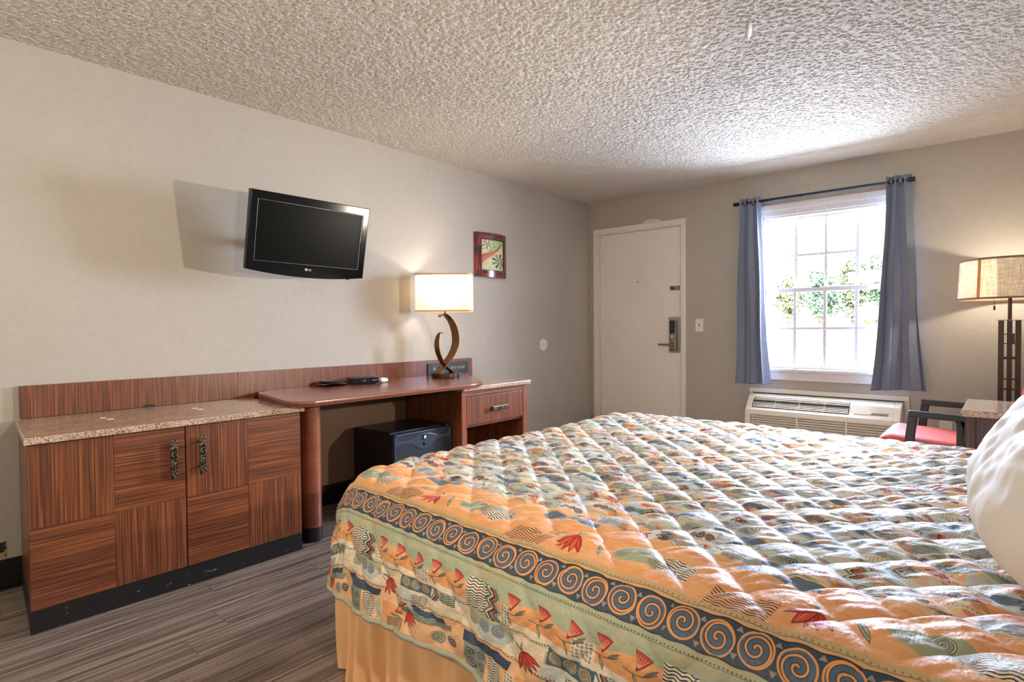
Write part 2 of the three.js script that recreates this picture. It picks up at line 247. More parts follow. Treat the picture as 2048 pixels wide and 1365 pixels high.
// ---------- curtain rod and curtains ----------
{
  const r = thing('curtain_rod', 'dark blue metal curtain rod above the window', 'curtain rod', [2.16, 2.154, 0.1]);
  const m = phys({ color: '#1c2a3e', metalness: 0.4, roughness: 0.25 });
  part(r, 'pole', join([rod([-0.60, 0, 0], [0.61, 0.002, 0], 0.0105, 14), rod([-0.60, 0, 0], [-0.1, 0, 0], 0.0125, 14)]), m);
  for (const s of [-1, 1]) part(r, 'finial', join([rod([s * 0.605, 0, 0], [s * 0.64, 0, 0], 0.0165, 14), rod([s * 0.598, 0, 0], [s * 0.606, 0, 0], 0.013, 14)]), m);
  for (const s of [-0.585, 0.585]) part(r, 'bracket', join([bar([s, -0.012, -0.098], [s, -0.012, 0.012], 0.012, 0.006), bx(s - 0.012, s + 0.012, -0.035, 0.03, -0.1, -0.095, 0.001)]), m);
  const satin = phys({ color: '#7f8799', roughness: 0.25, transmission: 0.0, sheen: 0.5, sheenColor: new THREE.Color('#8a93a8'), sheenRoughness: 0.4, side: THREE.DoubleSide, bumpMap: rep(gray(256, 256, (u, v) => fbm(u, v, 20, 60, 3, 181)), 0.3, 0.5), bumpScale: 0.0016 });
  const hemMat = satin;
  // top and bottom spans along x, heights, fold offsets
  function curtain(label, xt0, xt1, xb0, xb1, yt, yb, folds, ph, flare) {
    const c = thing('curtain', label, 'curtain', [(xt0 + xt1) / 2, yb, 0.1]);
    const nu = 120, nv = 70, pos = [], uv = [], idx = [];
    for (let j = 0; j <= nv; j++) for (let i = 0; i <= nu; i++) {
      const u = i / nu, v = j / nv, y = mix(yt, yb, v), e = Math.pow(v, 1.6);
      const x0 = mix(xt0, xb0, e), x1 = mix(xt1, xb1, e), a = u * folds * Math.PI * 2 + ph + 0.35 * Math.sin(v * 3.1 + u * 4);
      const amp = mix(0.034, 0.042, v) * (0.75 + 0.25 * Math.sin(u * 7 + 1));
      const z = 0.1 + amp * Math.sin(a) + 0.010 * Math.sin(v * 6 + u * 9) * v + flare * e * 0.02;
      const x = mix(x0, x1, u) + 0.010 * Math.sin(2 * a) + 0.004 * Math.sin(v * 9 + u * 5);
      pos.push(x - (xt0 + xt1) / 2, y - yb - 0.012 * v * Math.sin(u * 3 + ph) * flare, z - 0.1); uv.push(u * 0.6, v * 1.55);
    }
    const T = pos.length / 3;                                       // second skin gives the cloth a thickness
    for (let j = 0; j < nv; j++) for (let i = 0; i < nu; i++) { const a = j * (nu + 1) + i; idx.push(a, a + nu + 1, a + 1, a + 1, a + nu + 1, a + nu + 2); }
    const g = new THREE.BufferGeometry(); g.setAttribute('position', new THREE.Float32BufferAttribute(pos, 3)); g.setAttribute('uv', new THREE.Float32BufferAttribute(uv, 2)); g.setIndex(idx); g.computeVertexNormals();
    part(c, 'panel', g, satin);
    const n = g.attributes.normal, hem = [];
    for (let i = 0; i <= nu; i += 3) { const a = nv * (nu + 1) + i; hem.push([pos[a * 3], pos[a * 3 + 1] + 0.003, pos[a * 3 + 2]]); }
    part(c, 'hem', tube(hem, 0.0028, 80, 6), hemMat);
    for (let k = 0; k < folds * 2; k++) {
      const u = (k * Math.PI - ph) / (folds * 2 * Math.PI); if (u < 0.05 || u > 0.95) continue;
      const x = mix(xt0, xt1, u) - (xt0 + xt1) / 2, t = new THREE.TorusGeometry(0.021, 0.0045, 8, 24); t.rotateY(Math.PI / 2 + (k % 2 ? 0.6 : -0.6)); t.translate(x, 2.154 - yb, 0);
      part(c, 'grommet', t, M.steel, 'silver grommet ring');
    }
    return c;
  }
  curtain('grey satin curtain panel at the door side of the window', 1.568, 1.742, 1.532, 1.812, 2.192, 0.636, 2.5, 0.4, 0.6);
  curtain('grey satin curtain panel at the lamp side of the window', 2.632, 2.785, 2.545, 2.876, 2.196, 0.634, 2.5, 2.6, 1);
}
// ---------- wall switches ----------
{
  const s = thing('light_switch', 'white rectangular light switch between the door and window', 'switch', [1.174, 1.127, 0]);
  part(s, 'plate', bx(-0.037, 0.037, -0.059, 0.059, 0, 0.006, 0.003), M.white);
  part(s, 'toggle', join([bx(-0.006, 0.006, -0.012, 0.012, 0.004, 0.008, 0.001), bx(-0.0035, 0.0035, 0, 0.01, 0.005, 0.017, 0.002)]), std({ color: '#8d8a84', roughness: 0.5 }));
  for (const y of [0.032, -0.032]) part(s, 'screw', rod([0, y, 0.005], [0, y, 0.007], 0.003, 8), M.steel);
  const h = thing('wall_plate', 'white hexagonal wall plate right of the table lamp', 'wall plate', [0, 0.957, 0.816]);
  const hex = new THREE.Shape([[0, 0.062], [0.056, 0.032], [0.056, -0.032], [0, -0.062], [-0.056, -0.032], [-0.056, 0.032]].map(([a, b]) => new THREE.Vector2(a, b)));
  const g = new THREE.ExtrudeGeometry(hex, { depth: 0.005, bevelEnabled: true, bevelThickness: 0.002, bevelSize: 0.002, bevelOffset: -0.002, bevelSegments: 2 }); g.rotateY(Math.PI / 2);
  part(h, 'plate', g, M.white); part(h, 'knob', join([bx(0.006, 0.018, -0.011, 0.011, -0.011, 0.011, 0.003), bx(0.017, 0.024, -0.005, 0.005, -0.004, 0.004, 0.002)]), M.trim);
  const o = thing('wall_outlet', 'white wall outlet seen through the arm of the red chair', 'outlet', [2.98, 0.40, 0]);
  part(o, 'plate', bx(-0.037, 0.037, -0.059, 0.059, 0, 0.006, 0.003), M.white);
  for (const y of [-0.022, 0.022]) part(o, 'socket', bx(-0.017, 0.017, y - 0.014, y + 0.014, 0.005, 0.008, 0.002), M.trim);
}
// ---------- through-wall air conditioner ----------
{
  const a = thing('air_conditioner', 'cream through-wall air conditioner below the window', 'air conditioner', [2.2, 0.12, 0]);
  const cream = std({ color: '#e7dfcf', roughness: 0.45 }), cream2 = std({ color: '#d8d0c0', roughness: 0.5 }), dk = std({ color: '#2c2926', roughness: 0.8 });
  const X = (x) => x - 2.2, Y = (y) => y - 0.12;
  part(a, 'wall_sleeve', join([bx(X(1.633), X(2.766), Y(0.555), Y(0.588), 0, 0.045, 0.004), bx(X(1.633), X(1.66), Y(0.12), Y(0.556), 0, 0.04, 0.003), bx(X(2.735), X(2.766), Y(0.12), Y(0.556), 0, 0.04, 0.003)]), cream);
  const profile = (pts, x0, x1, bev = 0.004) => { const s = new THREE.Shape(pts.map(([z, y]) => new THREE.Vector2(-z, Y(y)))); const g = new THREE.ExtrudeGeometry(s, { depth: X(x1) - X(x0) - 2 * bev, bevelEnabled: true, bevelThickness: bev, bevelSize: bev, bevelOffset: -bev, bevelSegments: 2 }); g.rotateY(Math.PI / 2); g.translate(X(x0) + bev, 0, 0); return g; };
  const outer = [[0.0, 0.12], [0.0, 0.545], [0.10, 0.545], [0.135, 0.535], [0.162, 0.515], [0.205, 0.455], [0.228, 0.43], [0.24, 0.40], [0.24, 0.12]];
  const inner = [[0.0, 0.12], [0.0, 0.50], [0.10, 0.50], [0.17, 0.44], [0.20, 0.40], [0.21, 0.12]];
  const mid = [[0.0, 0.12], [0.0, 0.545], [0.10, 0.545], [0.135, 0.535], [0.140, 0.531], [0.120, 0.49], [0.17, 0.425], [0.213, 0.446], [0.228, 0.43], [0.24, 0.40], [0.24, 0.392], [0.215, 0.388], [0.215, 0.12]];
  part(a, 'end_cap', profile(outer, 1.660, 1.705), cream); part(a, 'housing', profile(mid, 1.705, 2.412, 0.001), cream);
  part(a, 'housing', profile([...outer.slice(0, 8), [0.24, 0.392], [0.215, 0.388], [0.215, 0.12]], 2.412, 2.69, 0.001), cream);
  part(a, 'end_cap', profile(outer, 2.69, 2.735), cream);
  part(a, 'grille_cavity', join([bar([X(1.71), Y(0.470), 0.148], [X(2.41), Y(0.470), 0.148], 0.003, 0.085, [0, 0.72, 0.6])]), dk);
  for (let k = 0; k < 7; k++) { const t = (k + 0.5) / 7, z = mix(0.140, 0.205, t), y = mix(0.528, 0.452, t); part(a, 'louver_slat', bar([X(1.712), Y(y), z], [X(2.405), Y(y), z], 0.016, 0.0032, [0, 1, 0.35]), cream2); }
  for (const x of [1.88, 2.06, 2.24]) part(a, 'louver_divider', bar([X(x), Y(0.530), 0.139], [X(x), Y(0.450), 0.207], 0.006, 0.012, [1, 0, 0]), cream2);
  for (let k = 0; k < 13; k++) { const y = 0.378 - k * 0.0195; part(a, 'intake_slat', bx(X(1.712), X(2.685), Y(y - 0.0062), Y(y + 0.0062), 0.215, 0.236, 0.002), cream2); }
  for (const x of [2.06, 2.40]) part(a, 'intake_divider', bx(X(x) - 0.007, X(x) + 0.007, Y(0.125), Y(0.392), 0.214, 0.2385, 0.002), cream);
  const lid = part(a, 'control_lid', (() => { const s = new THREE.Shape([[-0.11, -0.036], [-0.012, -0.036], [0.012, -0.018], [0.108, -0.018], [0.11, 0.036], [-0.11, 0.036]].map(([p, q]) => new THREE.Vector2(p, q))); const g = new THREE.ExtrudeGeometry(s, { depth: 0.003, bevelEnabled: true, bevelThickness: 0.001, bevelSize: 0.001, bevelSegments: 1 }); g.rotateX(-0.62); g.translate(X(2.555), Y(0.486), 0.1825); return g; })(), cream);
  part(lid, 'grip_recess', (() => { const g = new THREE.BoxGeometry(0.105, 0.014, 0.003); g.rotateX(-0.62); g.translate(X(2.605), Y(0.4605), 0.2005); return g; })(), std({ color: '#8f887b', roughness: 0.7 }));
  part(lid, 'printed_mark', (() => { const g = new THREE.BoxGeometry(0.05, 0.003, 0.001); g.rotateX(-0.62); g.translate(X(2.52), Y(0.503), 0.1745); return g; })(), std({ color: '#c3bbad', roughness: 0.6 }));
}
// ---------- dresser, desk, drawer cabinet ----------
function beadHandle(len, horizontal) {
  const w = 0.028, g = horizontal ? new RoundedBoxGeometry(0.012, w, len, 2, 0.004) : new RoundedBoxGeometry(0.012, len, w, 2, 0.004), n = projUV(g), uv = n.attributes.uv;
  for (let i = 0; i < uv.count; i++) { const a = uv.getX(i), b = uv.getY(i); horizontal ? uv.setXY(i, b / w + 0.5, a / len + 0.5) : uv.setXY(i, a / w + 0.5, b / len + 0.5); } return n;
}
{
  const d = thing('dresser_cabinet', 'low wooden cabinet with two checkerboard veneer doors', 'cabinet', [0, 0, 4.14]);
  const Z = (z) => z - 4.14, FX = 0.612;
  part(d, 'body', prism([[0.02, Z(3.612)], [0.59, Z(3.612)], [0.59, Z(4.672)], [0.02, Z(4.612)]], 0.085, 0.7045, 0.002), M.zebraV);
  part(d, 'plinth', prism([[0.02, Z(3.606)], [0.606, Z(3.606)], [0.606, Z(4.680)], [0.02, Z(4.615)]], 0, 0.085, 0.002), M.kick, 'scuffed black plinth');
  const door = (z0, z1, mid, flip, hz) => {
    const dd = part(d, 'door', bx(0.590, 0.606, 0.088, 0.700, Z(z0), Z(z1), 0.001), M.zebraV);
    const pan = (a, b, y0, y1, turn) => part(dd, 'veneer_panel', bx(0.604, FX, y0 + 0.0006, y1 - 0.0006, Z(a) + 0.0006, Z(b) - 0.0006, 0.0008, turn), M.zebraV);
    pan(mid, z1, 0.391, 0.700, flip); pan(z0, mid, 0.391, 0.700, !flip); pan(mid, z1, 0.088, 0.391, !flip); pan(z0, mid, 0.088, 0.391, flip);
    const h = part(dd, 'handle', beadHandle(0.165, false), M.handle, 'beaded metal bar handle'); h.position.set(FX + 0.034, 0.572, Z(hz));
    for (const y of [-0.055, 0.055]) part(dd, 'handle_post', rod([FX - 0.002, 0.572 + y, Z(hz)], [FX + 0.03, 0.572 + y, Z(hz)], 0.005), M.darkBronze);
  };
  door(4.147, 4.678, 4.411, false, 4.203); door(3.610, 4.143, 3.876, false, 4.088);
  const c = thing('granite_countertop', 'speckled pink granite slab on the checkerboard cabinet', 'countertop', [0, 0.705, 4.14]);
  part(c, 'slab', prism([[0.031, Z(3.597)], [0.634, Z(3.597)], [0.634, Z(4.690)], [0.031, Z(4.625)]], 0, 0.027, 0.004, 3), M.granite);
  for (const [x, z] of [[0.27, 4.36], [0.34, 4.35], [0.27, 3.98], [0.33, 3.975]]) part(c, 'felt_dot', new THREE.CylinderGeometry(0.013, 0.013, 0.0012, 16).translate(x, 0.0276, Z(z)), M.white, 'small white dot');
}
{
  const s = thing('backsplash_panel', 'long reddish wood panel along the wall above the cabinets', 'backsplash', [0, 0.735, 3.2]);
  const cuts = [[1.788, 2.72], [2.72, 3.66], [3.66, 4.605]];
  for (const [a, b] of cuts) part(s, 'board', bx(0, 0.028, a < 2 ? -0.002 : -0.002, 0.143, a - 3.2 + 0.0004, b - 3.2 - 0.0004, 0.0015), M.zebraV);
  part(s, 'cable_notch', bx(0.027, 0.0295, 0.0, 0.010, 4.08 - 3.2, 4.13 - 3.2, 0.0005), M.black);
}
{
  const yb = 0.7335, yt = 0.764;
  const d = thing('desk', 'reddish brown desk with rounded top between the two cabinets', 'desk', [0, 0, 3.0]);
  const Z = (z) => z - 3.0;
  const sh = new THREE.Shape(); const L = (x, z) => [x, -Z(z)];
  sh.moveTo(...L(0.032, 1.985)); sh.lineTo(...L(0.032, 3.46)); sh.quadraticCurveTo(...L(0.05, 3.575), ...L(0.16, 3.605)); sh.lineTo(...L(0.58, 3.668)); sh.quadraticCurveTo(...L(0.705, 3.685), ...L(0.712, 3.58)); sh.lineTo(...L(0.722, 2.52)); sh.quadraticCurveTo(...L(0.725, 2.37), ...L(0.60, 2.27)); sh.quadraticCurveTo(...L(0.35, 2.06), ...L(0.20, 2.01)); sh.lineTo(...L(0.032, 1.985));
  const g = new THREE.ExtrudeGeometry(sh, { depth: yt - yb - 0.018, bevelEnabled: true, bevelThickness: 0.009, bevelSize: 0.009, bevelOffset: -0.009, bevelSegments: 4, curveSegments: 16 }); g.rotateX(-Math.PI / 2); g.translate(0, yb + 0.009, 0);
  const top = part(d, 'desk_top', projUV(g, true), M.deskTop);
  const edge = sh.getPoints(20).map((p) => [p.x * 1, 0, -p.y]).filter((p) => p[0] > 0.04);
  part(top, 'edge_inlay', tube(edge.map(([x, , z]) => [x + (x > 0.69 ? 0.0005 : 0), (yb + yt) / 2 - 0.003, z]), 0.0022, 160, 6), M.black, 'thin dark edge line');
  part(d, 'leg', join([bx(0.032, 0.525, 0.075, yb, Z(3.475), Z(3.545), 0.004), (() => { const c = new THREE.CylinderGeometry(0.046, 0.046, yb - 0.075, 28); c.translate(0.525, (yb + 0.075) / 2, Z(3.498)); return c; })()]), M.mahog);
  part(d, 'shade_panel', bx(0.030, 0.044, 0.128, 0.7335, Z(2.484), Z(3.474), 0.001), phys({ color: '#6f5846', roughness: 0.28 }), 'added dark tan sheet standing in for shade under the desk');  // dark sheet added in place of the shaded wall below the desk
  part(d, 'leg_shoe', join([bx(0.032, 0.525, 0, 0.075, Z(3.47), Z(3.55), 0.002), new THREE.CylinderGeometry(0.049, 0.049, 0.075, 28).translate(0.525, 0.0375, Z(3.498))]), M.black);
}
{
  const d = thing('drawer_cabinet', 'tall open wooden cabinet with one drawer beside the small refrigerator', 'cabinet', [0, 0, 2.15]);
  const Z = (z) => z - 2.15;
  part(d, 'side_panel', bx(0.02, 0.60, 0.0, 0.7045, Z(2.452), Z(2.478), 0.002), M.zebraV); part(d, 'side_panel', bx(0.02, 0.60, 0.0, 0.7045, Z(1.822), Z(1.848), 0.002), M.zebraV);
  part(d, 'back_panel', bx(0.02, 0.035, 0.0, 0.7045, Z(1.848), Z(2.452), 0.001), M.zebraV); part(d, 'shelf', bx(0.035, 0.598, 0.455, 0.470, Z(1.848), Z(2.452), 0.001), M.zebraV); part(d, 'bottom_panel', bx(0.035, 0.60, 0.04, 0.06, Z(1.848), Z(2.452), 0.001), M.zebraV);
  part(d, 'front_stile', bx(0.60, 0.618, 0, 0.7045, Z(2.438), Z(2.482), 0.003), M.mahog); part(d, 'front_stile', bx(0.60, 0.618, 0, 0.7045, Z(1.818), Z(1.856), 0.003), M.mahog);
  part(d, 'top_rail', bx(0.60, 0.616, 0.664, 0.7045, Z(1.856), Z(2.438), 0.002, true), M.zebraV);
  const dr = part(d, 'drawer', join([bx(0.598, 0.617, 0.474, 0.661, Z(1.859), Z(2.435), 0.002)]), M.zebraV);
  const h = part(dr, 'handle', beadHandle(0.168, true), M.handle, 'beaded metal bar handle'); h.position.set(0.649, 0.567, Z(2.134));
  for (const z of [2.08, 2.19]) part(dr, 'handle_post', rod([0.615, 0.567, Z(z)], [0.645, 0.567, Z(z)], 0.005), M.darkBronze);
  solo('granite_countertop', 'speckled granite slab on the drawer cabinet under the lamp end', 'countertop', prism([[0.031, 1.800], [0.645, 1.800], [0.645, 2.492], [0.031, 2.492]], 0.705, 0.7325, 0.004, 3), M.granite);
}
// ---------- mini refrigerator ----------
{
  const f = thing('mini_refrigerator', 'small black refrigerator under the desk', 'refrigerator', [0.308, 0, 2.722]);
  const blk = std({ color: '#100f0f', roughness: 0.35 }), door = phys({ color: '#1d2530', roughness: 0.3, clearcoat: 0.3, clearcoatRoughness: 0.2, bumpMap: rep(gray(256, 256, (u, v) => fbm(u, v, 90, 90, 2, 191)), 0.15, 0.15), bumpScale: 0.0006 });
  part(f, 'body', bx(-0.19, 0.17, 0.02, 0.485, -0.235, 0.235, 0.006), blk);
  for (const [x, z] of [[-0.16, -0.2], [-0.16, 0.2], [0.14, -0.2], [0.14, 0.2]]) part(f, 'foot', new THREE.CylinderGeometry(0.016, 0.016, 0.02, 12).translate(x, 0.01, z), M.black);
  const frame = part(f, 'door', bx(0.176, 0.212, 0.03, 0.476, -0.233, 0.233, 0.008), door);
  const zf = 0.2125, poly = (pts, d, m, n, lab) => { const s = new THREE.Shape(); s.moveTo(...pts[0]); for (let i = 1; i < pts.length; i++) pts[i].length === 2 ? s.lineTo(...pts[i]) : s.bezierCurveTo(...pts[i]); const g = new THREE.ExtrudeGeometry(s, { depth: d, bevelEnabled: true, bevelThickness: 0.002, bevelSize: 0.002, bevelSegments: 2, curveSegments: 14 }); g.rotateY(Math.PI / 2); g.translate(zf - 0.004, 0, 0); return part(frame, n, g, m, lab); };
  // shape x runs towards -z after the turn
  poly([[-0.232, 0.05], [-0.222, 0.05], [-0.222, 0.40], [-0.21, 0.41, -0.15, 0.415, -0.13, 0.41], [-0.07, 0.40, -0.06, 0.36, 0, 0.36], [0.06, 0.36, 0.07, 0.40, 0.13, 0.41], [0.15, 0.415, 0.21, 0.41, 0.222, 0.40], [0.222, 0.05], [0.232, 0.05], [0.232, 0.455], [0.218, 0.47], [0.21, 0.43], [0.16, 0.425, 0.14, 0.425, 0.11, 0.43], [0.07, 0.44, 0.05, 0.455, 0, 0.455], [-0.05, 0.455, -0.07, 0.44, -0.11, 0.43], [-0.14, 0.425, -0.16, 0.425, -0.21, 0.43], [-0.218, 0.47], [-0.232, 0.455]], 0.006, phys({ color: '#3a4756', roughness: 0.25, metalness: 0.2 }), 'door_frame_trim', 'slate grey wave shaped handle trim');
  part(frame, 'badge', rod([0.216, 0.434, 0], [0.2225, 0.434, 0], 0.016, 24), M.black);
  const star = new THREE.Shape(); for (let k = 0; k < 12; k++) { const a = k / 12 * Math.PI * 2, r = k % 2 ? 0.0065 : 0.0135; k ? star.lineTo(r * Math.cos(a), r * Math.sin(a)) : star.moveTo(r, 0); }
  part(frame, 'emblem', new THREE.ExtrudeGeometry(star, { depth: 0.001, bevelEnabled: false }).rotateY(Math.PI / 2).translate(0.2225, 0.434, 0), M.white, 'white maple-like star emblem');
  part(frame, 'lock', (() => { const g = new THREE.SphereGeometry(0.012, 18, 12); g.scale(0.6, 1, 1); g.translate(0.217, 0.392, 0); return g; })(), std({ color: '#0c0d10', roughness: 0.15 }));
  part(frame, 'hinge', bx(0.15, 0.205, 0.476, 0.490, -0.232, -0.19, 0.003), M.black);
}
// ---------- television ----------
const font = await new FontLoader().loadAsync('fonts/droid/droid_sans_bold.typeface.json');
{
  const t = thing('television', 'black flat screen television on the left wall', 'television', [0.0, 1.622, 3.41]);
  const W = 0.664, HH = 0.420, gloss = phys({ color: '#050506', roughness: 0.12, specularIntensity: 0.55 });
  const head = new THREE.Group(); head.name = 'screen_unit'; t.add(head);
  head.position.set(0.40, 0, 0);
  { // local axes: x right (seen from the room), y up, z out of the screen
    const yaw = 0.12, tilt = -0.194, roll = -0.026;
    const n = new THREE.Vector3(Math.cos(tilt) * Math.cos(yaw), Math.sin(tilt), Math.cos(tilt) * Math.sin(yaw)), x = new THREE.Vector3(0, 1, 0).cross(n).normalize(), y = n.clone().cross(x);
    const a = x.clone().multiplyScalar(Math.cos(roll)).addScaledVector(y, Math.sin(roll)), b = y.clone().multiplyScalar(Math.cos(roll)).addScaledVector(x, -Math.sin(roll));
    head.quaternion.setFromRotationMatrix(new THREE.Matrix4().makeBasis(a, b, n));
  }
  const o = new THREE.Shape(); o.moveTo(-W / 2, HH / 2); o.lineTo(W / 2, HH / 2); o.lineTo(W / 2, -HH / 2 + 0.012); o.quadraticCurveTo(0, -HH / 2 - 0.036, -W / 2, -HH / 2 + 0.012); o.closePath();
  const hl = new THREE.Path(); hl.moveTo(-0.294, 0.166); hl.lineTo(-0.294, -0.150); hl.lineTo(0.294, -0.150); hl.lineTo(0.294, 0.166); hl.closePath(); o.holes.push(hl);
  part(head, 'bezel', new THREE.ExtrudeGeometry(o, { depth: 0.034, bevelEnabled: true, bevelThickness: 0.004, bevelSize: 0.004, bevelOffset: -0.004, bevelSegments: 3, curveSegments: 24 }).translate(0, 0, -0.034), gloss);
  part(head, 'screen', new THREE.BoxGeometry(0.594, 0.322, 0.006).translate(0, 0.008, -0.007), phys({ color: '#0b0c0a', roughness: 0.3, specularIntensity: 0.15 }), 'dark switched off screen');
  part(head, 'screen_trim', join([bar([-0.294, -0.150, 0.0], [-0.294, 0.166, 0.0], 0.002, 0.002, [0, 0, 1]), bar([0.294, -0.150, 0.0], [0.294, 0.166, 0.0], 0.002, 0.002, [0, 0, 1]), bar([-0.294, -0.150, 0.0], [0.294, -0.150, 0.0], 0.0014, 0.0014, [0, 0, 1]), bar([-0.294, 0.166, 0.0], [0.294, 0.166, 0.0], 0.0014, 0.0014, [0, 0, 1])]), M.steel);
  part(head, 'back_shell', (() => { const g = new RoundedBoxGeometry(0.56, 0.34, 0.055, 3, 0.024); g.translate(0, -0.005, -0.052); return g; })(), std({ color: '#161616', roughness: 0.5 }));
  const lm = std({ color: '#c9c6c4', roughness: 0.4 });
  part(head, 'logo', join([new THREE.CircleGeometry(0.0078, 24).translate(-0.014, -0.176, 0.0048), new TextGeometry('LG', { font, size: 0.0105, depth: 0.0006, curveSegments: 3 }).translate(-0.003, -0.1815, 0.0042)]), lm, 'silver round emblem with the letters LG');
  part(head, 'logo_face', join([new THREE.TorusGeometry(0.0052, 0.0005, 5, 22, 5.2).rotateZ(1.2).translate(-0.014, -0.176, 0.005), new THREE.BoxGeometry(0.001, 0.006, 0.0006).translate(-0.014, -0.1755, 0.005), new THREE.BoxGeometry(0.0035, 0.001, 0.0006).translate(-0.0125, -0.1785, 0.005)]), std({ color: '#6b2028', roughness: 0.4 }));
  part(head, 'indicator_light', new THREE.SphereGeometry(0.006, 12, 8).scale(2, 0.6, 1).translate(0.24, -0.212, -0.004), std({ color: '#8a1a18', roughness: 0.3 }), 'small red indicator');
  part(t, 'wall_plate', bx(0, 0.012, -0.12, 0.12, -0.055, 0.055, 0.002), M.black);
  part(t, 'wall_arm', join([bar([0.012, -0.01, 0.01], [0.17, -0.01, 0.10], 0.035, 0.05), bar([0.17, -0.01, 0.10], [0.325, 0.0, 0.0], 0.03, 0.045), rod([0.17, -0.05, 0.10], [0.17, 0.03, 0.10], 0.022, 16)]), M.black);
}
// ---------- framed picture ----------
{
  const p = thing('picture_frame', 'small bowed dark red frame with flower artwork above the table lamp', 'picture', [0.004, 1.724, 1.538]);
  const CH = 0.190, VH = 0.182, SAG = 0.042;                         // half chord (z), half height, bulge
  const bow = (z) => SAG * (1 - (z / CH) * (z / CH));
  const sheet = (z0, z1, y0, y1, off, th, n = 16) => { const pos = [], uv = [], idx = []; for (const k of [0, 1]) for (let i = 0; i <= n; i++) for (const y of [y0, y1]) { const z = mix(z0, z1, i / n); pos.push(bow(z) + off + (k ? -th : 0), y, z); uv.push(1 - i / n, (y - y0) / (y1 - y0)); } const N = (n + 1) * 2; for (let i = 0; i < n; i++) { const a = i * 2; idx.push(a, a + 1, a + 2, a + 1, a + 3, a + 2, N + a, N + a + 2, N + a + 1, N + a + 1, N + a + 2, N + a + 3, a, a + 2, N + a, a + 2, N + a + 2, N + a, a + 1, N + a + 1, a + 3, a + 3, N + a + 1, N + a + 3); } idx.push(0, N, 1, 1, N, N + 1, N - 2, N - 1, 2 * N - 2, N - 1, 2 * N - 1, 2 * N - 2); const g = new THREE.BufferGeometry(); g.setAttribute('position', new THREE.Float32BufferAttribute(pos, 3)); g.setAttribute('uv', new THREE.Float32BufferAttribute(uv, 2)); g.setIndex(idx); const q = g.toNonIndexed(); q.computeVertexNormals(); return q; };
  const fm = phys({ map: tex(256, 256, (u, v) => { const a = fbm(u, v, 6, 5, 4, 201); return [mix(60, 150, sstep(0.35, 0.7, a)), mix(22, 44, a), mix(18, 26, a)]; }), roughness: 0.22, clearcoat: 0.6, clearcoatRoughness: 0.12 });
  const b = 0.052;
  part(p, 'frame_side', sheet(-CH, -CH + b, -VH, VH, 0.010, 0.02), fm); part(p, 'frame_side', sheet(CH - b, CH, -VH, VH, 0.010, 0.02), fm);
  part(p, 'frame_rail', sheet(-CH + b, CH - b, VH - b, VH, 0.010, 0.02), fm); part(p, 'frame_rail', sheet(-CH + b, CH - b, -VH, -VH + b, 0.010, 0.02), fm);
  const lip = 0.006, dk = std({ color: '#140b09', roughness: 0.4 });
  part(p, 'inner_lip', join([sheet(-CH + b, -CH + b + lip, -VH + b, VH - b, 0.008, 0.01), sheet(CH - b - lip, CH - b, -VH + b, VH - b, 0.008, 0.01), sheet(-CH + b, CH - b, VH - b - lip, VH - b, 0.008, 0.01), sheet(-CH + b, CH - b, -VH + b, -VH + b + lip, 0.008, 0.01)]), dk);
  const c = document.createElement('canvas'); c.width = 256; c.height = 384; const x = c.getContext('2d');
  x.fillStyle = '#d9c9a4'; x.fillRect(0, 0, 256, 384);
  for (let k = 0; k < 240; k++) { x.globalAlpha = 0.25; x.fillStyle = ['#b7c48a', '#e6d9ba', '#c8b48a', '#a9bd78'][k % 4]; x.beginPath(); x.ellipse(rr(0, 256), rr(0, 384), rr(6, 34), rr(4, 22), rr(0, 3), 0, 7); x.fill(); }
  x.globalAlpha = 0.8; x.fillStyle = '#8fb862'; x.beginPath(); x.moveTo(256, 0); x.lineTo(120, 0); x.bezierCurveTo(150, 90, 60, 160, 0, 210); x.lineTo(0, 260); x.bezierCurveTo(120, 200, 190, 120, 256, 60); x.fill();
  x.globalAlpha = 1; x.fillStyle = '#b5522e'; x.beginPath(); x.moveTo(0, 330); x.bezierCurveTo(20, 200, 190, 180, 232, 30); x.lineTo(206, 40); x.bezierCurveTo(170, 150, 20, 170, 0, 200); x.closePath(); x.fill();
  x.fillStyle = '#c9693c'; x.beginPath(); x.moveTo(0, 350); x.bezierCurveTo(10, 250, 110, 210, 150, 170); x.bezierCurveTo(90, 190, 10, 210, 0, 260); x.fill();
  x.strokeStyle = '#2a2620'; x.lineWidth = 5;
  for (let k = 0; k < 6; k++) { const a = k * 1.05 + 0.3; x.beginPath(); x.ellipse(66 + 44 * Math.cos(a), 66 + 44 * Math.sin(a), 32, 18, a, 0, 7); x.stroke(); }
  for (let k = 0; k < 9; k++) { const a = k * 0.7; x.fillStyle = k % 2 ? '#4a2a24' : '#5f8d3f'; x.beginPath(); x.moveTo(196, 262); x.lineTo(196 + 92 * Math.cos(a - 0.16), 262 + 92 * Math.sin(a - 0.16)); x.lineTo(196 + 92 * Math.cos(a + 0.16), 262 + 92 * Math.sin(a + 0.16)); x.fill(); x.lineWidth = 3; x.stroke(); }
  x.fillStyle = '#7cb052'; x.beginPath(); x.arc(196, 262, 16, 0, 7); x.fill();
  const ct = new THREE.CanvasTexture(c); ct.colorSpace = THREE.SRGBColorSpace;
  part(p, 'artwork', sheet(-CH + b, CH - b, -VH + b, VH - b, 0.003, 0.004), std({ map: ct, roughness: 0.5 }), 'green and orange flower artwork');
}
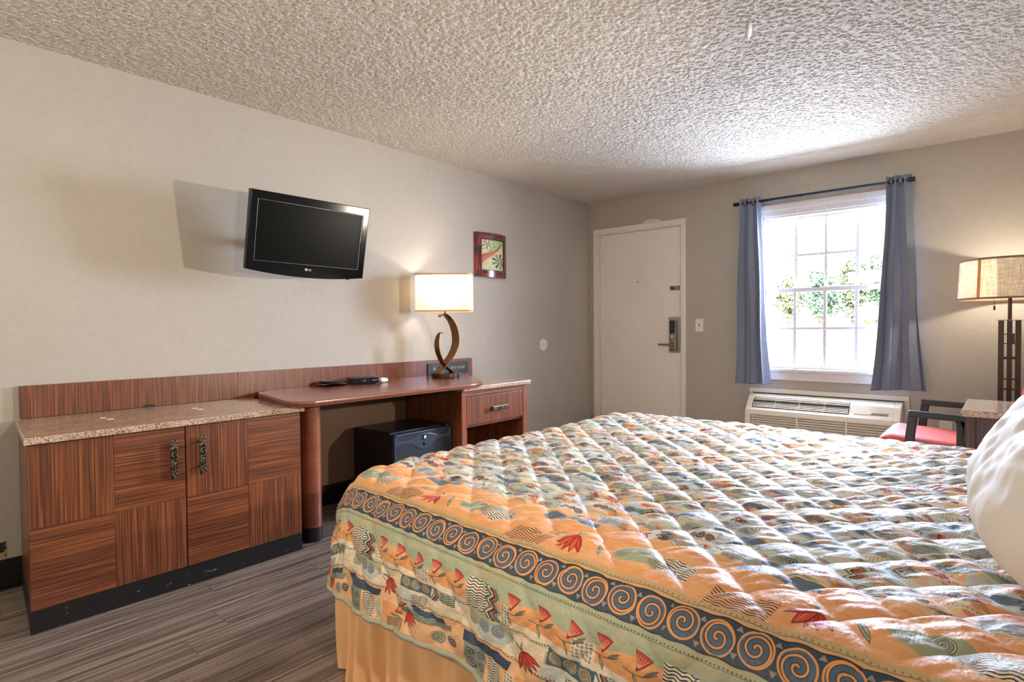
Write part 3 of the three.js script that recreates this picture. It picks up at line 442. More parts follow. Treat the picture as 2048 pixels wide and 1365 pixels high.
// ---------- table lamp ----------
{
  const ox = 0.25, oz = 2.285, oy = 0.764;
  const l = thing('table_lamp', 'bronze crescent table lamp lit on the desk', 'lamp', [ox, oy, oz]);
  part(l, 'base', (() => { const g = new THREE.LatheGeometry([[0, 0], [0.098, 0], [0.1, 0.003], [0.1, 0.03], [0.097, 0.034], [0, 0.034]].map(([a, b]) => new THREE.Vector2(a, b)), 48); return g; })(), M.darkBronze);
  // ribbons: path in z, y (from the photo's lamp), width across x
  const ribbon = (pts, w0, w1, wt, th = 0.005) => {
    const c = new THREE.CatmullRomCurve3(pts.map(([z, y]) => new THREE.Vector3(0, y, z))), n = 64, pos = [], idx = [];
    for (let i = 0; i <= n; i++) { const t = i / n, p = c.getPoint(t), d = c.getTangent(t), nn = new THREE.Vector3(0, -d.z, d.y).normalize(); const w = t < 0.5 ? mix(w0, w1, sstep(0, 0.5, t)) : mix(w1, wt, Math.pow((t - 0.5) / 0.5, 1.3)); for (const [a, b] of [[-1, -1], [1, -1], [1, 1], [-1, 1]]) pos.push(p.x + a * w / 2, p.y + nn.y * b * th / 2, p.z + nn.z * b * th / 2); }
    for (let i = 0; i < n; i++) for (let k = 0; k < 4; k++) { const a = i * 4 + k, b = i * 4 + (k + 1) % 4; idx.push(a, a + 4, b, b, a + 4, b + 4); }
    idx.push(0, 1, 2, 0, 2, 3, n * 4, n * 4 + 2, n * 4 + 1, n * 4, n * 4 + 3, n * 4 + 2);
    const g = new THREE.BufferGeometry(); g.setAttribute('position', new THREE.Float32BufferAttribute(pos, 3)); g.setIndex(idx); const q = g.toNonIndexed(); q.computeVertexNormals(); return q;
  };
  const Y = (y) => y - oy, Zz = (z) => z - oz;
  part(l, 'tall_crescent', ribbon([[Zz(2.370), 0.034], [Zz(2.305), Y(0.852)], [Zz(2.225), Y(0.925)], [Zz(2.182), Y(1.01)], [Zz(2.187), Y(1.09)], [Zz(2.215), Y(1.155)], [Zz(2.262), Y(1.205)], [Zz(2.300), Y(1.222)], [Zz(2.330), Y(1.213)], [Zz(2.336), Y(1.198)]], 0.075, 0.075, 0.022), M.bronze);
  part(l, 'short_crescent', ribbon([[Zz(2.215), 0.034], [Zz(2.285), Y(0.845)], [Zz(2.335), Y(0.905)], [Zz(2.362), Y(0.975)], [Zz(2.362), Y(1.03)], [Zz(2.345), Y(1.072)], [Zz(2.325), Y(1.088)], [Zz(2.312), Y(1.080)]], 0.05, 0.05, 0.016), M.bronze);
  part(l, 'stem', tube([[0, Y(1.17), -0.045], [0, Y(1.21), -0.012], [0, Y(1.24), 0], [0, Y(1.33), 0]], 0.006, 24, 8), M.bronze);
  part(l, 'socket', rod([0, Y(1.32), 0], [0, Y(1.37), 0], 0.016, 16), M.bronze);
  // shade: rounded rectangle sleeve, open above and below
  const TURN = -0.86, hz = 0.2, hx = 0.095, rad = 0.035, y0 = Y(1.236), y1 = Y(1.505);
  const rrect = (a, b, r) => { const s = new THREE.Shape(); s.moveTo(-a + r, -b); s.lineTo(a - r, -b); s.absarc(a - r, -b + r, r, -Math.PI / 2, 0); s.lineTo(a, b - r); s.absarc(a - r, b - r, r, 0, Math.PI / 2); s.lineTo(-a + r, b); s.absarc(-a + r, b - r, r, Math.PI / 2, Math.PI); s.lineTo(-a, -b + r); s.absarc(-a + r, -b + r, r, Math.PI, Math.PI * 1.5); return s; };
  const sleeve = (a, b, r, ya, yb, close) => { const p = rrect(a, b, r).getPoints(8), pos = [], uv = [], idx = []; p.forEach((v, i) => { pos.push(v.x, ya, v.y, v.x, yb, v.y); uv.push(i * 0.05, 0, i * 0.05, 1); }); const n = p.length; for (let i = 0; i < n; i++) { const k = i * 2, m = ((i + 1) % n) * 2; idx.push(k, k + 1, m, m, k + 1, m + 1); } const g = new THREE.BufferGeometry(); g.setAttribute('position', new THREE.Float32BufferAttribute(pos, 3)); g.setAttribute('uv', new THREE.Float32BufferAttribute(uv, 2)); g.setIndex(idx); g.computeVertexNormals(); return g; };
  const shadeMat = phys({ color: '#f6ead2', transmission: 0.55, thickness: 0, roughness: 1, side: THREE.DoubleSide });
  part(l, 'lamp_shade', sleeve(hx, hz, rad, y0, y1).rotateY(TURN), shadeMat, 'cream rectangular lamp shade');
  const band = (y, h) => { const s = rrect(hx + 0.002, hz + 0.002, rad), q = rrect(hx - 0.002, hz - 0.002, rad - 0.002); s.holes.push(new THREE.Path(q.getPoints(8))); const g = new THREE.ExtrudeGeometry(s, { depth: h, bevelEnabled: false, curveSegments: 8 }); g.rotateX(Math.PI / 2); g.translate(0, y + h, 0); g.rotateY(TURN); return g; };
  const bm = std({ color: '#d8b48c', roughness: 0.8 });
  part(l, 'shade_trim', band(y0 - 0.001, 0.012), bm); part(l, 'shade_trim', band(y1 - 0.011, 0.012), bm);
  part(l, 'shade_spider', join([rod([-hx, y1 - 0.02, 0], [hx, y1 - 0.02, 0], 0.002, 6), rod([0, y1 - 0.02, -hz], [0, y1 - 0.02, hz], 0.002, 6), rod([0, Y(1.33), 0.04], [0, y1 - 0.02, 0.04], 0.002, 6), rod([0, Y(1.33), -0.04], [0, y1 - 0.02, -0.04], 0.002, 6), rod([0, Y(1.33), -0.04], [0, Y(1.33), 0.04], 0.002, 6)]).rotateY(TURN), M.steel);
  part(l, 'bulb', new THREE.SphereGeometry(0.03, 20, 14).scale(1, 1.2, 1).translate(0, Y(1.40), 0), std({ color: '#ffffff', emissive: WARM, emissiveIntensity: 4 }));
  const pt = new THREE.PointLight(WARM, TABLE_LAMP); pt.position.set(0, Y(1.40), 0); pt.shadow.radius = 1.5; pt.name = 'table_lamp_light'; l.add(pt);
  solo('power_cord', 'short black power cord on the desk behind the table lamp', 'cord', tube([[0.16, 0.772, 2.20], [0.12, 0.778, 2.16], [0.09, 0.785, 2.12], [0.10, 0.779, 2.075], [0.12, 0.768, 2.055]], 0.004, 40, 8), M.black);
}
// ---------- media plate on the backsplash ----------
{
  const m = thing('media_panel', 'black media connection panel set in the backsplash', 'media panel', [0.028, 0.811, 2.054]);
  part(m, 'frame', join([bx(0, 0.010, -0.044, 0.044, -0.21, 0.21, 0.002)]), std({ color: '#191a1b', roughness: 0.45 }));
  part(m, 'faceplate', bx(0.009, 0.0125, -0.032, 0.032, -0.185, 0.185, 0.001), std({ color: '#26282a', roughness: 0.4 }));
  const ring = (z, y, c) => join([new THREE.TorusGeometry(0.008, 0.0025, 8, 16).rotateY(Math.PI / 2).translate(0.013, y, z), rod([0.012, y, z], [0.02, y, z], 0.003, 8)]);
  [[0.15, 0, '#b8b4ac'], [0.11, 0.004, '#a83a30'], [0.075, 0, '#c7b58c'], [-0.03, 0, '#b8b4ac'], [-0.06, 0, '#b8b4ac'], [-0.095, 0, '#c8a24a'], [-0.125, 0, '#b8b4ac'], [-0.155, 0, '#b8b4ac']].forEach(([z, y, c]) => part(m, 'jack', ring(z, y), std({ color: c, metalness: 0.5, roughness: 0.35 })));
}
// ---------- set-top box, leaflets, white remote on the desk ----------
{
  const dir = new THREE.Vector3(0.059, 0, -0.164).normalize();
  const b = thing('set_top_box', 'black set-top box on the desk', 'set-top box', [0.135, 0.764, 2.905], Math.atan2(0.059, 0.164) * -1);
  part(b, 'case', bx(-0.055, 0.057, 0.004, 0.040, -0.087, 0.087, 0.003), std({ color: '#2a2c2c', roughness: 0.3, metalness: 0.3 }));
  const fp = part(b, 'front_panel', bx(0.055, 0.060, 0.005, 0.039, -0.086, 0.086, 0.001), std({ color: '#0b0e16', roughness: 0.12 }));
  part(fp, 'button_ring', new THREE.TorusGeometry(0.009, 0.0012, 4, 4).rotateY(Math.PI / 2).translate(0.0605, 0.022, 0.004), std({ color: '#8fa6bd', roughness: 0.3 }), 'silver diamond button ring');
  part(fp, 'lettering', new TextGeometry('DIRECTV', { font, size: 0.0058, depth: 0.0003, curveSegments: 2 }).rotateY(Math.PI / 2).translate(0.0602, 0.0205, -0.046), std({ color: '#b9c2cc', roughness: 0.4 }));
  const mm = std({ color: '#7d8a98', roughness: 0.4 }); for (const z of [-0.024, 0.026, 0.062]) part(fp, 'printed_mark', bx(0.0598, 0.0604, 0.023, 0.0248, z - 0.003, z + 0.003, 0), mm);
  for (const [x, z] of [[-0.04, -0.07], [-0.04, 0.07], [0.04, -0.07], [0.04, 0.07]]) part(b, 'foot', rod([x, 0, z], [x, 0.005, z], 0.007, 10), M.black);
  const cards = thing('leaflet_stack', 'pile of dark leaflets beside the set-top box', 'leaflets', [0.105, 0.764, 3.115], 0.1);
  for (let k = 0; k < 5; k++) { const g = new THREE.PlaneGeometry(0.10, 0.15, 6, 8), p = g.attributes.position; for (let i = 0; i < p.count; i++) p.setZ(i, 0.0035 * Math.sin(p.getY(i) * 40 + k) * (k > 1 ? 1 : 0.2)); g.rotateX(-Math.PI / 2); g.rotateY(rr(-0.2, 0.2)); g.translate(rr(-0.01, 0.01), 0.003 + k * 0.006, rr(-0.012, 0.012)); g.computeVertexNormals(); const lo = g.clone().translate(0, -0.0015, 0); part(cards, 'leaflet', join([g, lo]), std({ color: ['#15181a', '#20211c', '#d7d2c8', '#16171a', '#1c2018'][k], roughness: 0.35, side: THREE.DoubleSide })); }
  const w = thing('remote_receiver', 'small white rounded plastic gadget right of the set-top box', 'gadget', [0.20, 0.764, 2.795], 0.15);
  part(w, 'shell', (() => { const g = new THREE.SphereGeometry(1, 32, 20); g.scale(0.026, 0.017, 0.042); g.translate(0, 0.0165, 0); return g; })(), std({ color: '#e8e5df', roughness: 0.3 }));
  part(w, 'end_cap', (() => { const g = new THREE.SphereGeometry(1, 24, 16); g.scale(0.019, 0.0125, 0.02); g.translate(0, 0.015, 0.032); return g; })(), std({ color: '#6f675e', roughness: 0.4 }));
}
// ---------- bed ----------
const BX0 = 1.60, BX1 = 3.645, BZ0 = 2.22, BZ1 = 4.20, BT = 0.638;
const skewZ = (x, z) => (x - 2.6) * mix(0.02, 0.065, clamp((z - BZ0) / (BZ1 - BZ0), 0, 1));
{
  const b = thing('bed', 'king size mattress on a base with a peach bed skirt', 'bed', [2.6, 0, 3.2]);
  part(b, 'mattress', (() => { const P = []; for (const [cx, cz, a0] of [[1.95, 2.52, Math.PI], [3.59, 2.30, -Math.PI / 2], [3.59, 4.06, 0], [1.95, 3.84, Math.PI / 2]]) { const r = cx < 3 ? 0.25 : 0.03; for (let k = 0; k <= 8; k++) { const a = a0 + k / 8 * Math.PI / 2; P.push([cx + r * Math.cos(a) - 2.6, cz + r * Math.sin(a) - 3.2]); } } return prism(P, 0.36, 0.595, 0.05, 4); })(), std({ color: '#e8e2d6', roughness: 0.8 }));
  part(b, 'box_spring', (() => { const g = new RoundedBoxGeometry(1.80, 0.26, 1.50, 2, 0.02); g.translate(0.11, 0.23, 0); return g; })(), std({ color: '#cbb597', roughness: 0.9 }));
  // pleated skirt around three sides
  const pts = [], r = 0.10, x0 = 1.61, x1 = 3.6, z0 = 2.27, z1 = 4.12; const N = 700;
  const path = new THREE.Path(); path.moveTo(x1, z1); path.lineTo(x0 + r, z1); path.absarc(x0 + r, z1 - r, r, Math.PI / 2, Math.PI, false); path.lineTo(x0, z0 + r); path.absarc(x0 + r, z0 + r, r, Math.PI, Math.PI * 1.5, false); path.lineTo(x1, z0);
  const P = path.getSpacedPoints(N), pos = [], uv = [], idx = [], rows = 10;
  for (let j = 0; j <= rows; j++) for (let i = 0; i <= N; i++) {
    const p = P[i], q = P[Math.min(N, i + 1)], o = P[Math.max(0, i - 1)], tx = q.x - o.x, tz = q.y - o.y, L = Math.hypot(tx, tz) || 1, s = i / N * 5.8, v = j / rows;
    const f = (0.017 * Math.sin(s * 66 + 3 * Math.sin(s * 7) + v * 1.6) + 0.012 * Math.sin(s * 29 + 1 - v * 2)) * mix(0.5, 1.3, v) + 0.008 * v;
    pos.push(p.x + -tz / L * -f - 2.6, mix(0.37, 0.004, v), p.y + tx / L * -f - 3.2 + skewZ(p.x, p.y)); uv.push(s, v * 0.36);
  }
  for (let j = 0; j < rows; j++) for (let i = 0; i < N; i++) { const a = j * (N + 1) + i; idx.push(a, a + 1, a + N + 1, a + 1, a + N + 2, a + N + 1); }
  const g = new THREE.BufferGeometry(); g.setAttribute('position', new THREE.Float32BufferAttribute(pos, 3)); g.setAttribute('uv', new THREE.Float32BufferAttribute(uv, 2)); g.setIndex(idx); g.computeVertexNormals();
  part(b, 'bed_skirt', g, std({ color: '#f3bf86', roughness: 0.75, side: THREE.DoubleSide }), 'gathered peach bed skirt');
}
// ---- printed quilt ----
const C = { peach: '#eaa468', peach2: '#efb988', cream: '#e8d9bd', sage: '#a7ac8c', sage2: '#8d957a', blue: '#4d6276', blue2: '#7d93a6', ink: '#2c2a2c', red: '#c43420', red2: '#d8553c', rust: '#b5622f', pale: '#c9cdc0', sand: '#d6c3a0' };
const SC = 2090;                                                     // print pixels per metre
function wash(x, w, h, n, cols, a = 0.16) { for (let k = 0; k < n; k++) { x.globalAlpha = a; x.fillStyle = cols[(rnd() * cols.length) | 0]; const cx = rr(0, w), cy = rr(0, h), rx = rr(30, 170), ry = rr(4, 20); for (const d of [-w, 0, w]) { x.beginPath(); x.ellipse(cx + d, cy, rx, ry, rr(-0.15, 0.15), 0, 7); x.fill(); } } x.globalAlpha = 1; }
function spiral(x, cx, cy, r, line, fill, dir = 1, rot = 0) {
  if (fill) { x.fillStyle = fill; x.beginPath(); x.arc(cx, cy, r, 0, 7); x.fill(); }
  for (const [st, lw] of [[C.ink, r * 0.22], [line, r * 0.13]]) { x.strokeStyle = st; x.lineWidth = lw; x.lineCap = 'round'; x.beginPath(); for (let k = 0; k <= 60; k++) { const t = k / 60, a = rot + dir * t * Math.PI * 3.5, q = r * (0.08 + 0.88 * t); k ? x.lineTo(cx + q * Math.cos(a), cy + q * Math.sin(a)) : x.moveTo(cx + q * Math.cos(a), cy + q * Math.sin(a)); } x.stroke(); }
}
function stripes(x, x0, y0, w, h, bg, st, n, ph = 0, slant = 0) {
  x.save(); x.beginPath(); x.moveTo(x0 + rr(-8, 8), y0 + rr(-8, 8)); x.lineTo(x0 + w + slant, y0 + rr(-14, 14)); x.lineTo(x0 + w, y0 + h); x.lineTo(x0 - slant * 0.5, y0 + h + rr(-10, 10)); x.closePath(); x.clip();
  if (bg) { x.fillStyle = bg; x.fillRect(x0 - 60, y0 - 40, w + 120, h + 80); }
  x.strokeStyle = st; x.lineWidth = h / n * 0.34;
  for (let k = -1; k <= n + 1; k++) { x.beginPath(); for (let i = 0; i <= 24; i++) { const px = x0 - 40 + (w + 80) * i / 24, py = y0 + (k + 0.5) * h / n + 5 * Math.sin(i * 1.1 + k * 0.3 + ph); i ? x.lineTo(px, py) : x.moveTo(px, py); } x.stroke(); }
  x.restore();
}
function zigzag(x, x0, y0, w, h, n) { const c = [C.blue, C.sand, C.ink, C.rust, C.blue, C.sage]; for (let k = 0; k < 6; k++) { x.strokeStyle = c[k]; x.lineWidth = w / 7; x.lineJoin = 'miter'; x.beginPath(); for (let i = 0; i <= n; i++) { const px = x0 + (k + 0.5) * w / 6 + (i % 2 ? w * 0.22 : -w * 0.22), py = y0 + h * i / n; i ? x.lineTo(px, py) : x.moveTo(px, py); } x.stroke(); } }
function dots(x, x0, y0, w, h, bg, col) { x.fillStyle = bg; x.fillRect(x0, y0, w, h); x.strokeStyle = col; x.lineWidth = 3; for (let j = 0; j * 19 < h - 10; j++) for (let i = 0; i * 19 < w - 10; i++) { x.beginPath(); x.arc(x0 + 10 + i * 19 + rr(-2, 2), y0 + 10 + j * 19 + rr(-2, 2), 4.6, 0, 7); x.stroke(); } }
function leaf(x, cx, cy, a, L, fill) { x.save(); x.translate(cx, cy); x.rotate(a); x.fillStyle = fill; x.strokeStyle = '#5b5644'; x.lineWidth = 3; x.beginPath(); x.moveTo(0, 0); x.quadraticCurveTo(L * 0.4, -L * 0.24, L, 0); x.quadraticCurveTo(L * 0.45, L * 0.16, 0, 0); x.fill(); x.stroke(); x.beginPath(); x.moveTo(0, 0); x.lineTo(L * 0.8, -2); x.stroke(); x.restore(); }
function bell(x, cx, cy, a, L) {                                     // bud-like red flower, opening along +x of its own axis
  x.save(); x.translate(cx, cy); x.rotate(a); x.fillStyle = C.red; x.strokeStyle = '#6d1c14'; x.lineWidth = 3;
  x.beginPath(); x.moveTo(0, 0); x.quadraticCurveTo(L * 0.5, -L * 0.1, L, -L * 0.52); x.quadraticCurveTo(L * 1.12, 0, L, L * 0.5); x.quadraticCurveTo(L * 0.4, L * 0.3, 0, 0); x.fill(); x.stroke();
  x.strokeStyle = '#f0c9a0'; x.lineWidth = 2.4; for (let k = -2; k <= 2; k++) { x.beginPath(); x.moveTo(L * 0.25, k * L * 0.03); x.lineTo(L * 0.86, k * L * 0.16); x.stroke(); } x.restore();
}
function lily(x, cx, cy, a, L) { x.save(); x.translate(cx, cy); x.rotate(a); for (let k = -2; k <= 2; k++) { x.save(); x.rotate(k * 0.36); x.fillStyle = k % 2 ? C.red2 : C.red; x.strokeStyle = '#701a12'; x.lineWidth = 3; x.beginPath(); x.moveTo(0, 0); x.quadraticCurveTo(L * 0.4, -L * 0.26, L, -L * 0.02); x.quadraticCurveTo(L * 0.5, L * 0.22, 0, 0); x.fill(); x.stroke(); x.strokeStyle = '#ef9a78'; x.lineWidth = 2; x.beginPath(); x.moveTo(L * 0.2, 0); x.lineTo(L * 0.75, -2); x.stroke(); x.restore(); } leaf(x, 0, 0, 2.6, L * 0.45, C.sage); leaf(x, 0, 0, 3.6, L * 0.4, C.sage); x.restore(); }
function dash(x, y, w, col, step = 16) { x.fillStyle = col; for (let i = 0; i < w; i += step) { x.beginPath(); x.arc(i + step / 2, y + rr(-2, 2), 4.2, 0, 7); x.fill(); } x.strokeStyle = C.ink; x.lineWidth = 2.5; x.globalAlpha = 0.7; x.beginPath(); for (let i = 0; i <= 40; i++) x.lineTo(w * i / 40, y + 8 + 1.5 * Math.sin(i)); x.stroke(); x.globalAlpha = 1; }
function wrapDraw(x, w, fn) { for (const d of [-w, 0, w]) { const keep = seed; x.save(); x.translate(d, 0); fn(); x.restore(); if (d !== w) seed = keep; } }
const BW = 1024, BH = 1536;                                          // border print: 0.49 m along the edge, 0.735 m across it; canvas bottom is the hem
const bc = document.createElement('canvas'); bc.width = BW; bc.height = BH;
{
  const x = bc.getContext('2d'), V = (m) => BH - m * SC;              // metres above the hem -> canvas row
  const fillRow = (a, b, col) => { x.fillStyle = col; x.fillRect(0, V(b), BW, (b - a) * SC); };
  fillRow(0, 0.735, C.peach); x.setTransform(1, 0, 0, 0.74, 0, BH * 0.26); fillRow(0.30, 0.345, C.sage); fillRow(0.13, 0.225, C.cream); fillRow(0, 0.13, C.peach2);
  const wave = (a, col, am = 16, top = 0.345) => { x.fillStyle = col; x.beginPath(); x.moveTo(0, V(a)); for (let i = 0; i <= 60; i++) x.lineTo(BW * i / 60, V(a) + am * Math.sin(i / 60 * Math.PI * 4 + a * 90)); x.lineTo(BW, V(top)); x.lineTo(0, V(top)); x.fill(); };
  wave(0.27, C.sage, 22);                                             // sage strip under the band with a wandering lower edge
  x.fillStyle = C.sage; for (const [u, v, w, h] of [[0.02, 0.20, 0.14, 0.035], [0.25, 0.195, 0.12, 0.03]]) x.fillRect(u * SC, V(v), w * SC, h * SC);
  x.fillStyle = C.pale; x.beginPath(); x.ellipse(0.30 * SC, V(0.125), 130, 70, 0.3, 0, 7); x.fill(); x.beginPath(); x.ellipse(0.10 * SC, V(0.16), 110, 50, -0.2, 0, 7); x.fill();
  wash(x, BW, BH, 330, ['#f3cfa4', '#e2904e', '#d9c7a4', '#efb07a', '#cdb68c'], 0.13);
  stripes(x, 0.00 * SC + 30, V(0.295), 0.058 * SC, 0.09 * SC, C.cream, C.ink, 11, 0, 12); zigzag(x, 0.075 * SC, V(0.285), 0.042 * SC, 0.085 * SC, 5);
  dots(x, 0.125 * SC, V(0.262), 0.028 * SC, 0.055 * SC, C.cream, '#4d4a44'); dots(x, 0.315 * SC, V(0.262), 0.05 * SC, 0.05 * SC, C.cream, '#4d4a44');
  dash(x, V(0.205), BW, '#5d5747', 13);
  x.fillStyle = C.blue; x.fillRect(0.255 * SC, V(0.205), 0.115 * SC, 0.038 * SC); for (let k = 0; k < 3; k++) spiral(x, (0.275 + k * 0.036) * SC, V(0.187), 34, C.peach2, C.sage2, k % 2 ? -1 : 1, k);
  zigzag(x, 0.376 * SC, V(0.205), 0.03 * SC, 0.036 * SC, 2); stripes(x, 0.408 * SC, V(0.205), 0.05 * SC, 0.034 * SC, C.sage, C.ink, 5);
  for (let k = 0; k < 3; k++) spiral(x, (0.035 + k * 0.04) * SC, V(0.175), 38, C.sand, k ? C.blue2 : C.sage, 1, k * 2);
  wrapDraw(x, BW, () => { lily(x, 0.19 * SC, V(0.165), 1.0, 112); bell(x, 0.255 * SC, V(0.125), 0.9, 56); x.strokeStyle = '#5b5644'; x.lineWidth = 4; x.beginPath(); x.moveTo(0.15 * SC, V(0.19)); x.quadraticCurveTo(0.21 * SC, V(0.11), 0.25 * SC, V(0.125)); x.stroke(); });
  stripes(x, 0.30 * SC, V(0.155), 0.05 * SC, 0.05 * SC, C.cream, C.ink, 8, 1, 20);
  stripes(x, -40, V(0.118), 0.17 * SC, 0.030 * SC, C.blue, '#151c28', 5, 2, 20); stripes(x, 0.30 * SC, V(0.114), 0.13 * SC, 0.026 * SC, C.blue, '#151c28', 5, 1, -20); stripes(x, 0.24 * SC, V(0.100), 0.2 * SC, 0.022 * SC, C.sage, '#22303c', 4, 3);
  dash(x, V(0.128), BW, '#8d5a34', 18);
  x.fillStyle = C.sage2; x.fillRect(0.005 * SC, V(0.088), 0.07 * SC, 0.078 * SC); for (const [u, v, q] of [[0.025, 0.07, 30], [0.058, 0.065, 26], [0.03, 0.03, 34], [0.062, 0.032, 24]]) spiral(x, u * SC, V(v), q, C.sand, C.blue, 1, u * 60);
  stripes(x, 0.085 * SC, V(0.085), 0.05 * SC, 0.075 * SC, C.cream, C.ink, 10, 2, -16); dots(x, 0.142 * SC, V(0.085), 0.03 * SC, 0.07 * SC, C.cream, '#5a554a');
  x.fillStyle = C.peach; x.fillRect(0.176 * SC, V(0.088), 0.06 * SC, 0.05 * SC); wrapDraw(x, BW, () => { lily(x, 0.285 * SC, V(0.085), 1.15, 105); bell(x, 0.25 * SC, V(0.09), 1.7, 52); leaf(x, 0.22 * SC, V(0.06), 0.4, 90, C.sage); });
  stripes(x, 0.205 * SC, V(0.045), 0.055 * SC, 0.035 * SC, null, C.ink, 6, 1); spiral(x, 0.40 * SC, V(0.045), 44, C.sand, C.sage2, -1, 1); spiral(x, 0.445 * SC, V(0.05), 36, C.peach2, C.blue, 1, 2);
  // vine of red bells under the band
  for (let k = 0; k < 5; k++) wrapDraw(x, BW, () => { const u = 0.155 + k * 0.076, cy = V(0.272); x.strokeStyle = '#6a6350'; x.lineWidth = 4; x.beginPath(); x.moveTo((u - 0.03) * SC, cy + 46); x.quadraticCurveTo(u * SC, cy + 74, (u + 0.035) * SC, cy + 24); x.stroke(); leaf(x, (u + 0.012) * SC, cy + 50, -0.7, 66, C.sage2); leaf(x, (u - 0.01) * SC, cy + 56, 1.2, 62, C.sand); bell(x, u * SC - 4, cy + 34, -1.45 + (k % 3) * 0.2, 74); });
  // sage stitched strip and spiral band
  dash(x, V(0.328), BW, '#5e6450', 15);
  x.setTransform(1, 0, 0, 1, 0, 0.0889 * SC); const b0 = 0.342, b1 = 0.404; x.fillStyle = '#33424f'; x.fillRect(0, V(b1), BW, (b1 - b0) * SC);
  const n = 8, st = BW / n, rad = (b1 - b0) * SC * 0.45;
  for (let k = 0; k < n; k++) { const cx = (k + 0.5) * st, cy = V((b0 + b1) / 2) + (k % 2 ? 4 : -4); x.fillStyle = '#ecc9a8'; for (const s of [-1, 1]) { x.beginPath(); x.moveTo(k * st, cy + s * rad * 0.95); x.lineTo(k * st - 13, cy + s * rad * 0.62); x.lineTo(k * st + 13, cy + s * rad * 0.62); x.globalAlpha = 0.55; x.fill(); x.globalAlpha = 1; } spiral(x, cx, cy, rad, '#e79a58', C.blue, k % 3 ? 1 : -1, k * 1.7); x.strokeStyle = '#e79a58'; x.lineWidth = 7; x.beginPath(); x.arc(cx, cy, rad * 0.97, 0, 7); x.stroke(); }
  x.strokeStyle = C.ink; x.lineWidth = 6; for (const v of [b0, b1]) { x.beginPath(); for (let i = 0; i <= 60; i++) x.lineTo(BW * i / 60, V(v) + 3 * Math.sin(i * 0.9)); x.stroke(); }
  fillRow(b1 + 0.003, b1 + 0.022, '#c7a878'); dash(x, V(b1 + 0.012), BW, '#a07a48', 20);
  // peach zone above with scattered motifs
  wash(x, BW, V(b1 + 0.034), 260, ['#f0a866', '#f4c79c', '#e58f4a', '#f3d4b4'], 0.18);
  wrapDraw(x, BW, () => { stripes(x, 0.05 * SC, V(0.475), 0.10 * SC, 0.05 * SC, null, C.ink, 8, 1, 30); lily(x, 0.215 * SC, V(0.495), 1.75, 120); leaf(x, 0.27 * SC, V(0.50), 1.1, 110, C.sage); leaf(x, 0.17 * SC, V(0.52), 2.5, 100, C.sand); x.fillStyle = C.sage; x.beginPath(); x.ellipse(0.37 * SC, V(0.50), 125, 70, -0.2, 0, 7); x.fill(); });
  for (const [u, v, q] of [[0.335, 0.49, 34], [0.375, 0.515, 38], [0.41, 0.49, 34]]) spiral(x, u * SC, V(v), q, C.sand, C.sage2, 1, u * 40);
  stripes(x, 0.42 * SC, V(0.53), 0.068 * SC, 0.07 * SC, C.cream, C.ink, 10, 2, 14);
  stripes(x, 0.05 * SC, V(0.60), 0.15 * SC, 0.03 * SC, C.blue2, C.ink, 6, 2); stripes(x, 0.1 * SC, V(0.70), 0.12 * SC, 0.06 * SC, C.cream, C.ink, 8, 1, 22);
  wrapDraw(x, BW, () => { bell(x, 0.30 * SC, V(0.63), -0.4, 84); lily(x, 0.41 * SC, V(0.69), 0.8, 96); leaf(x, 0.33 * SC, V(0.66), 0.5, 90, C.sage); }); for (const [u, v] of [[0.04, 0.64], [0.085, 0.655]]) spiral(x, u * SC, V(v), 40, C.peach, C.blue, 1, u * 30);
}
const TS = 2048, tc = document.createElement('canvas'); tc.width = TS; tc.height = TS;   // field print, 0.98 m square
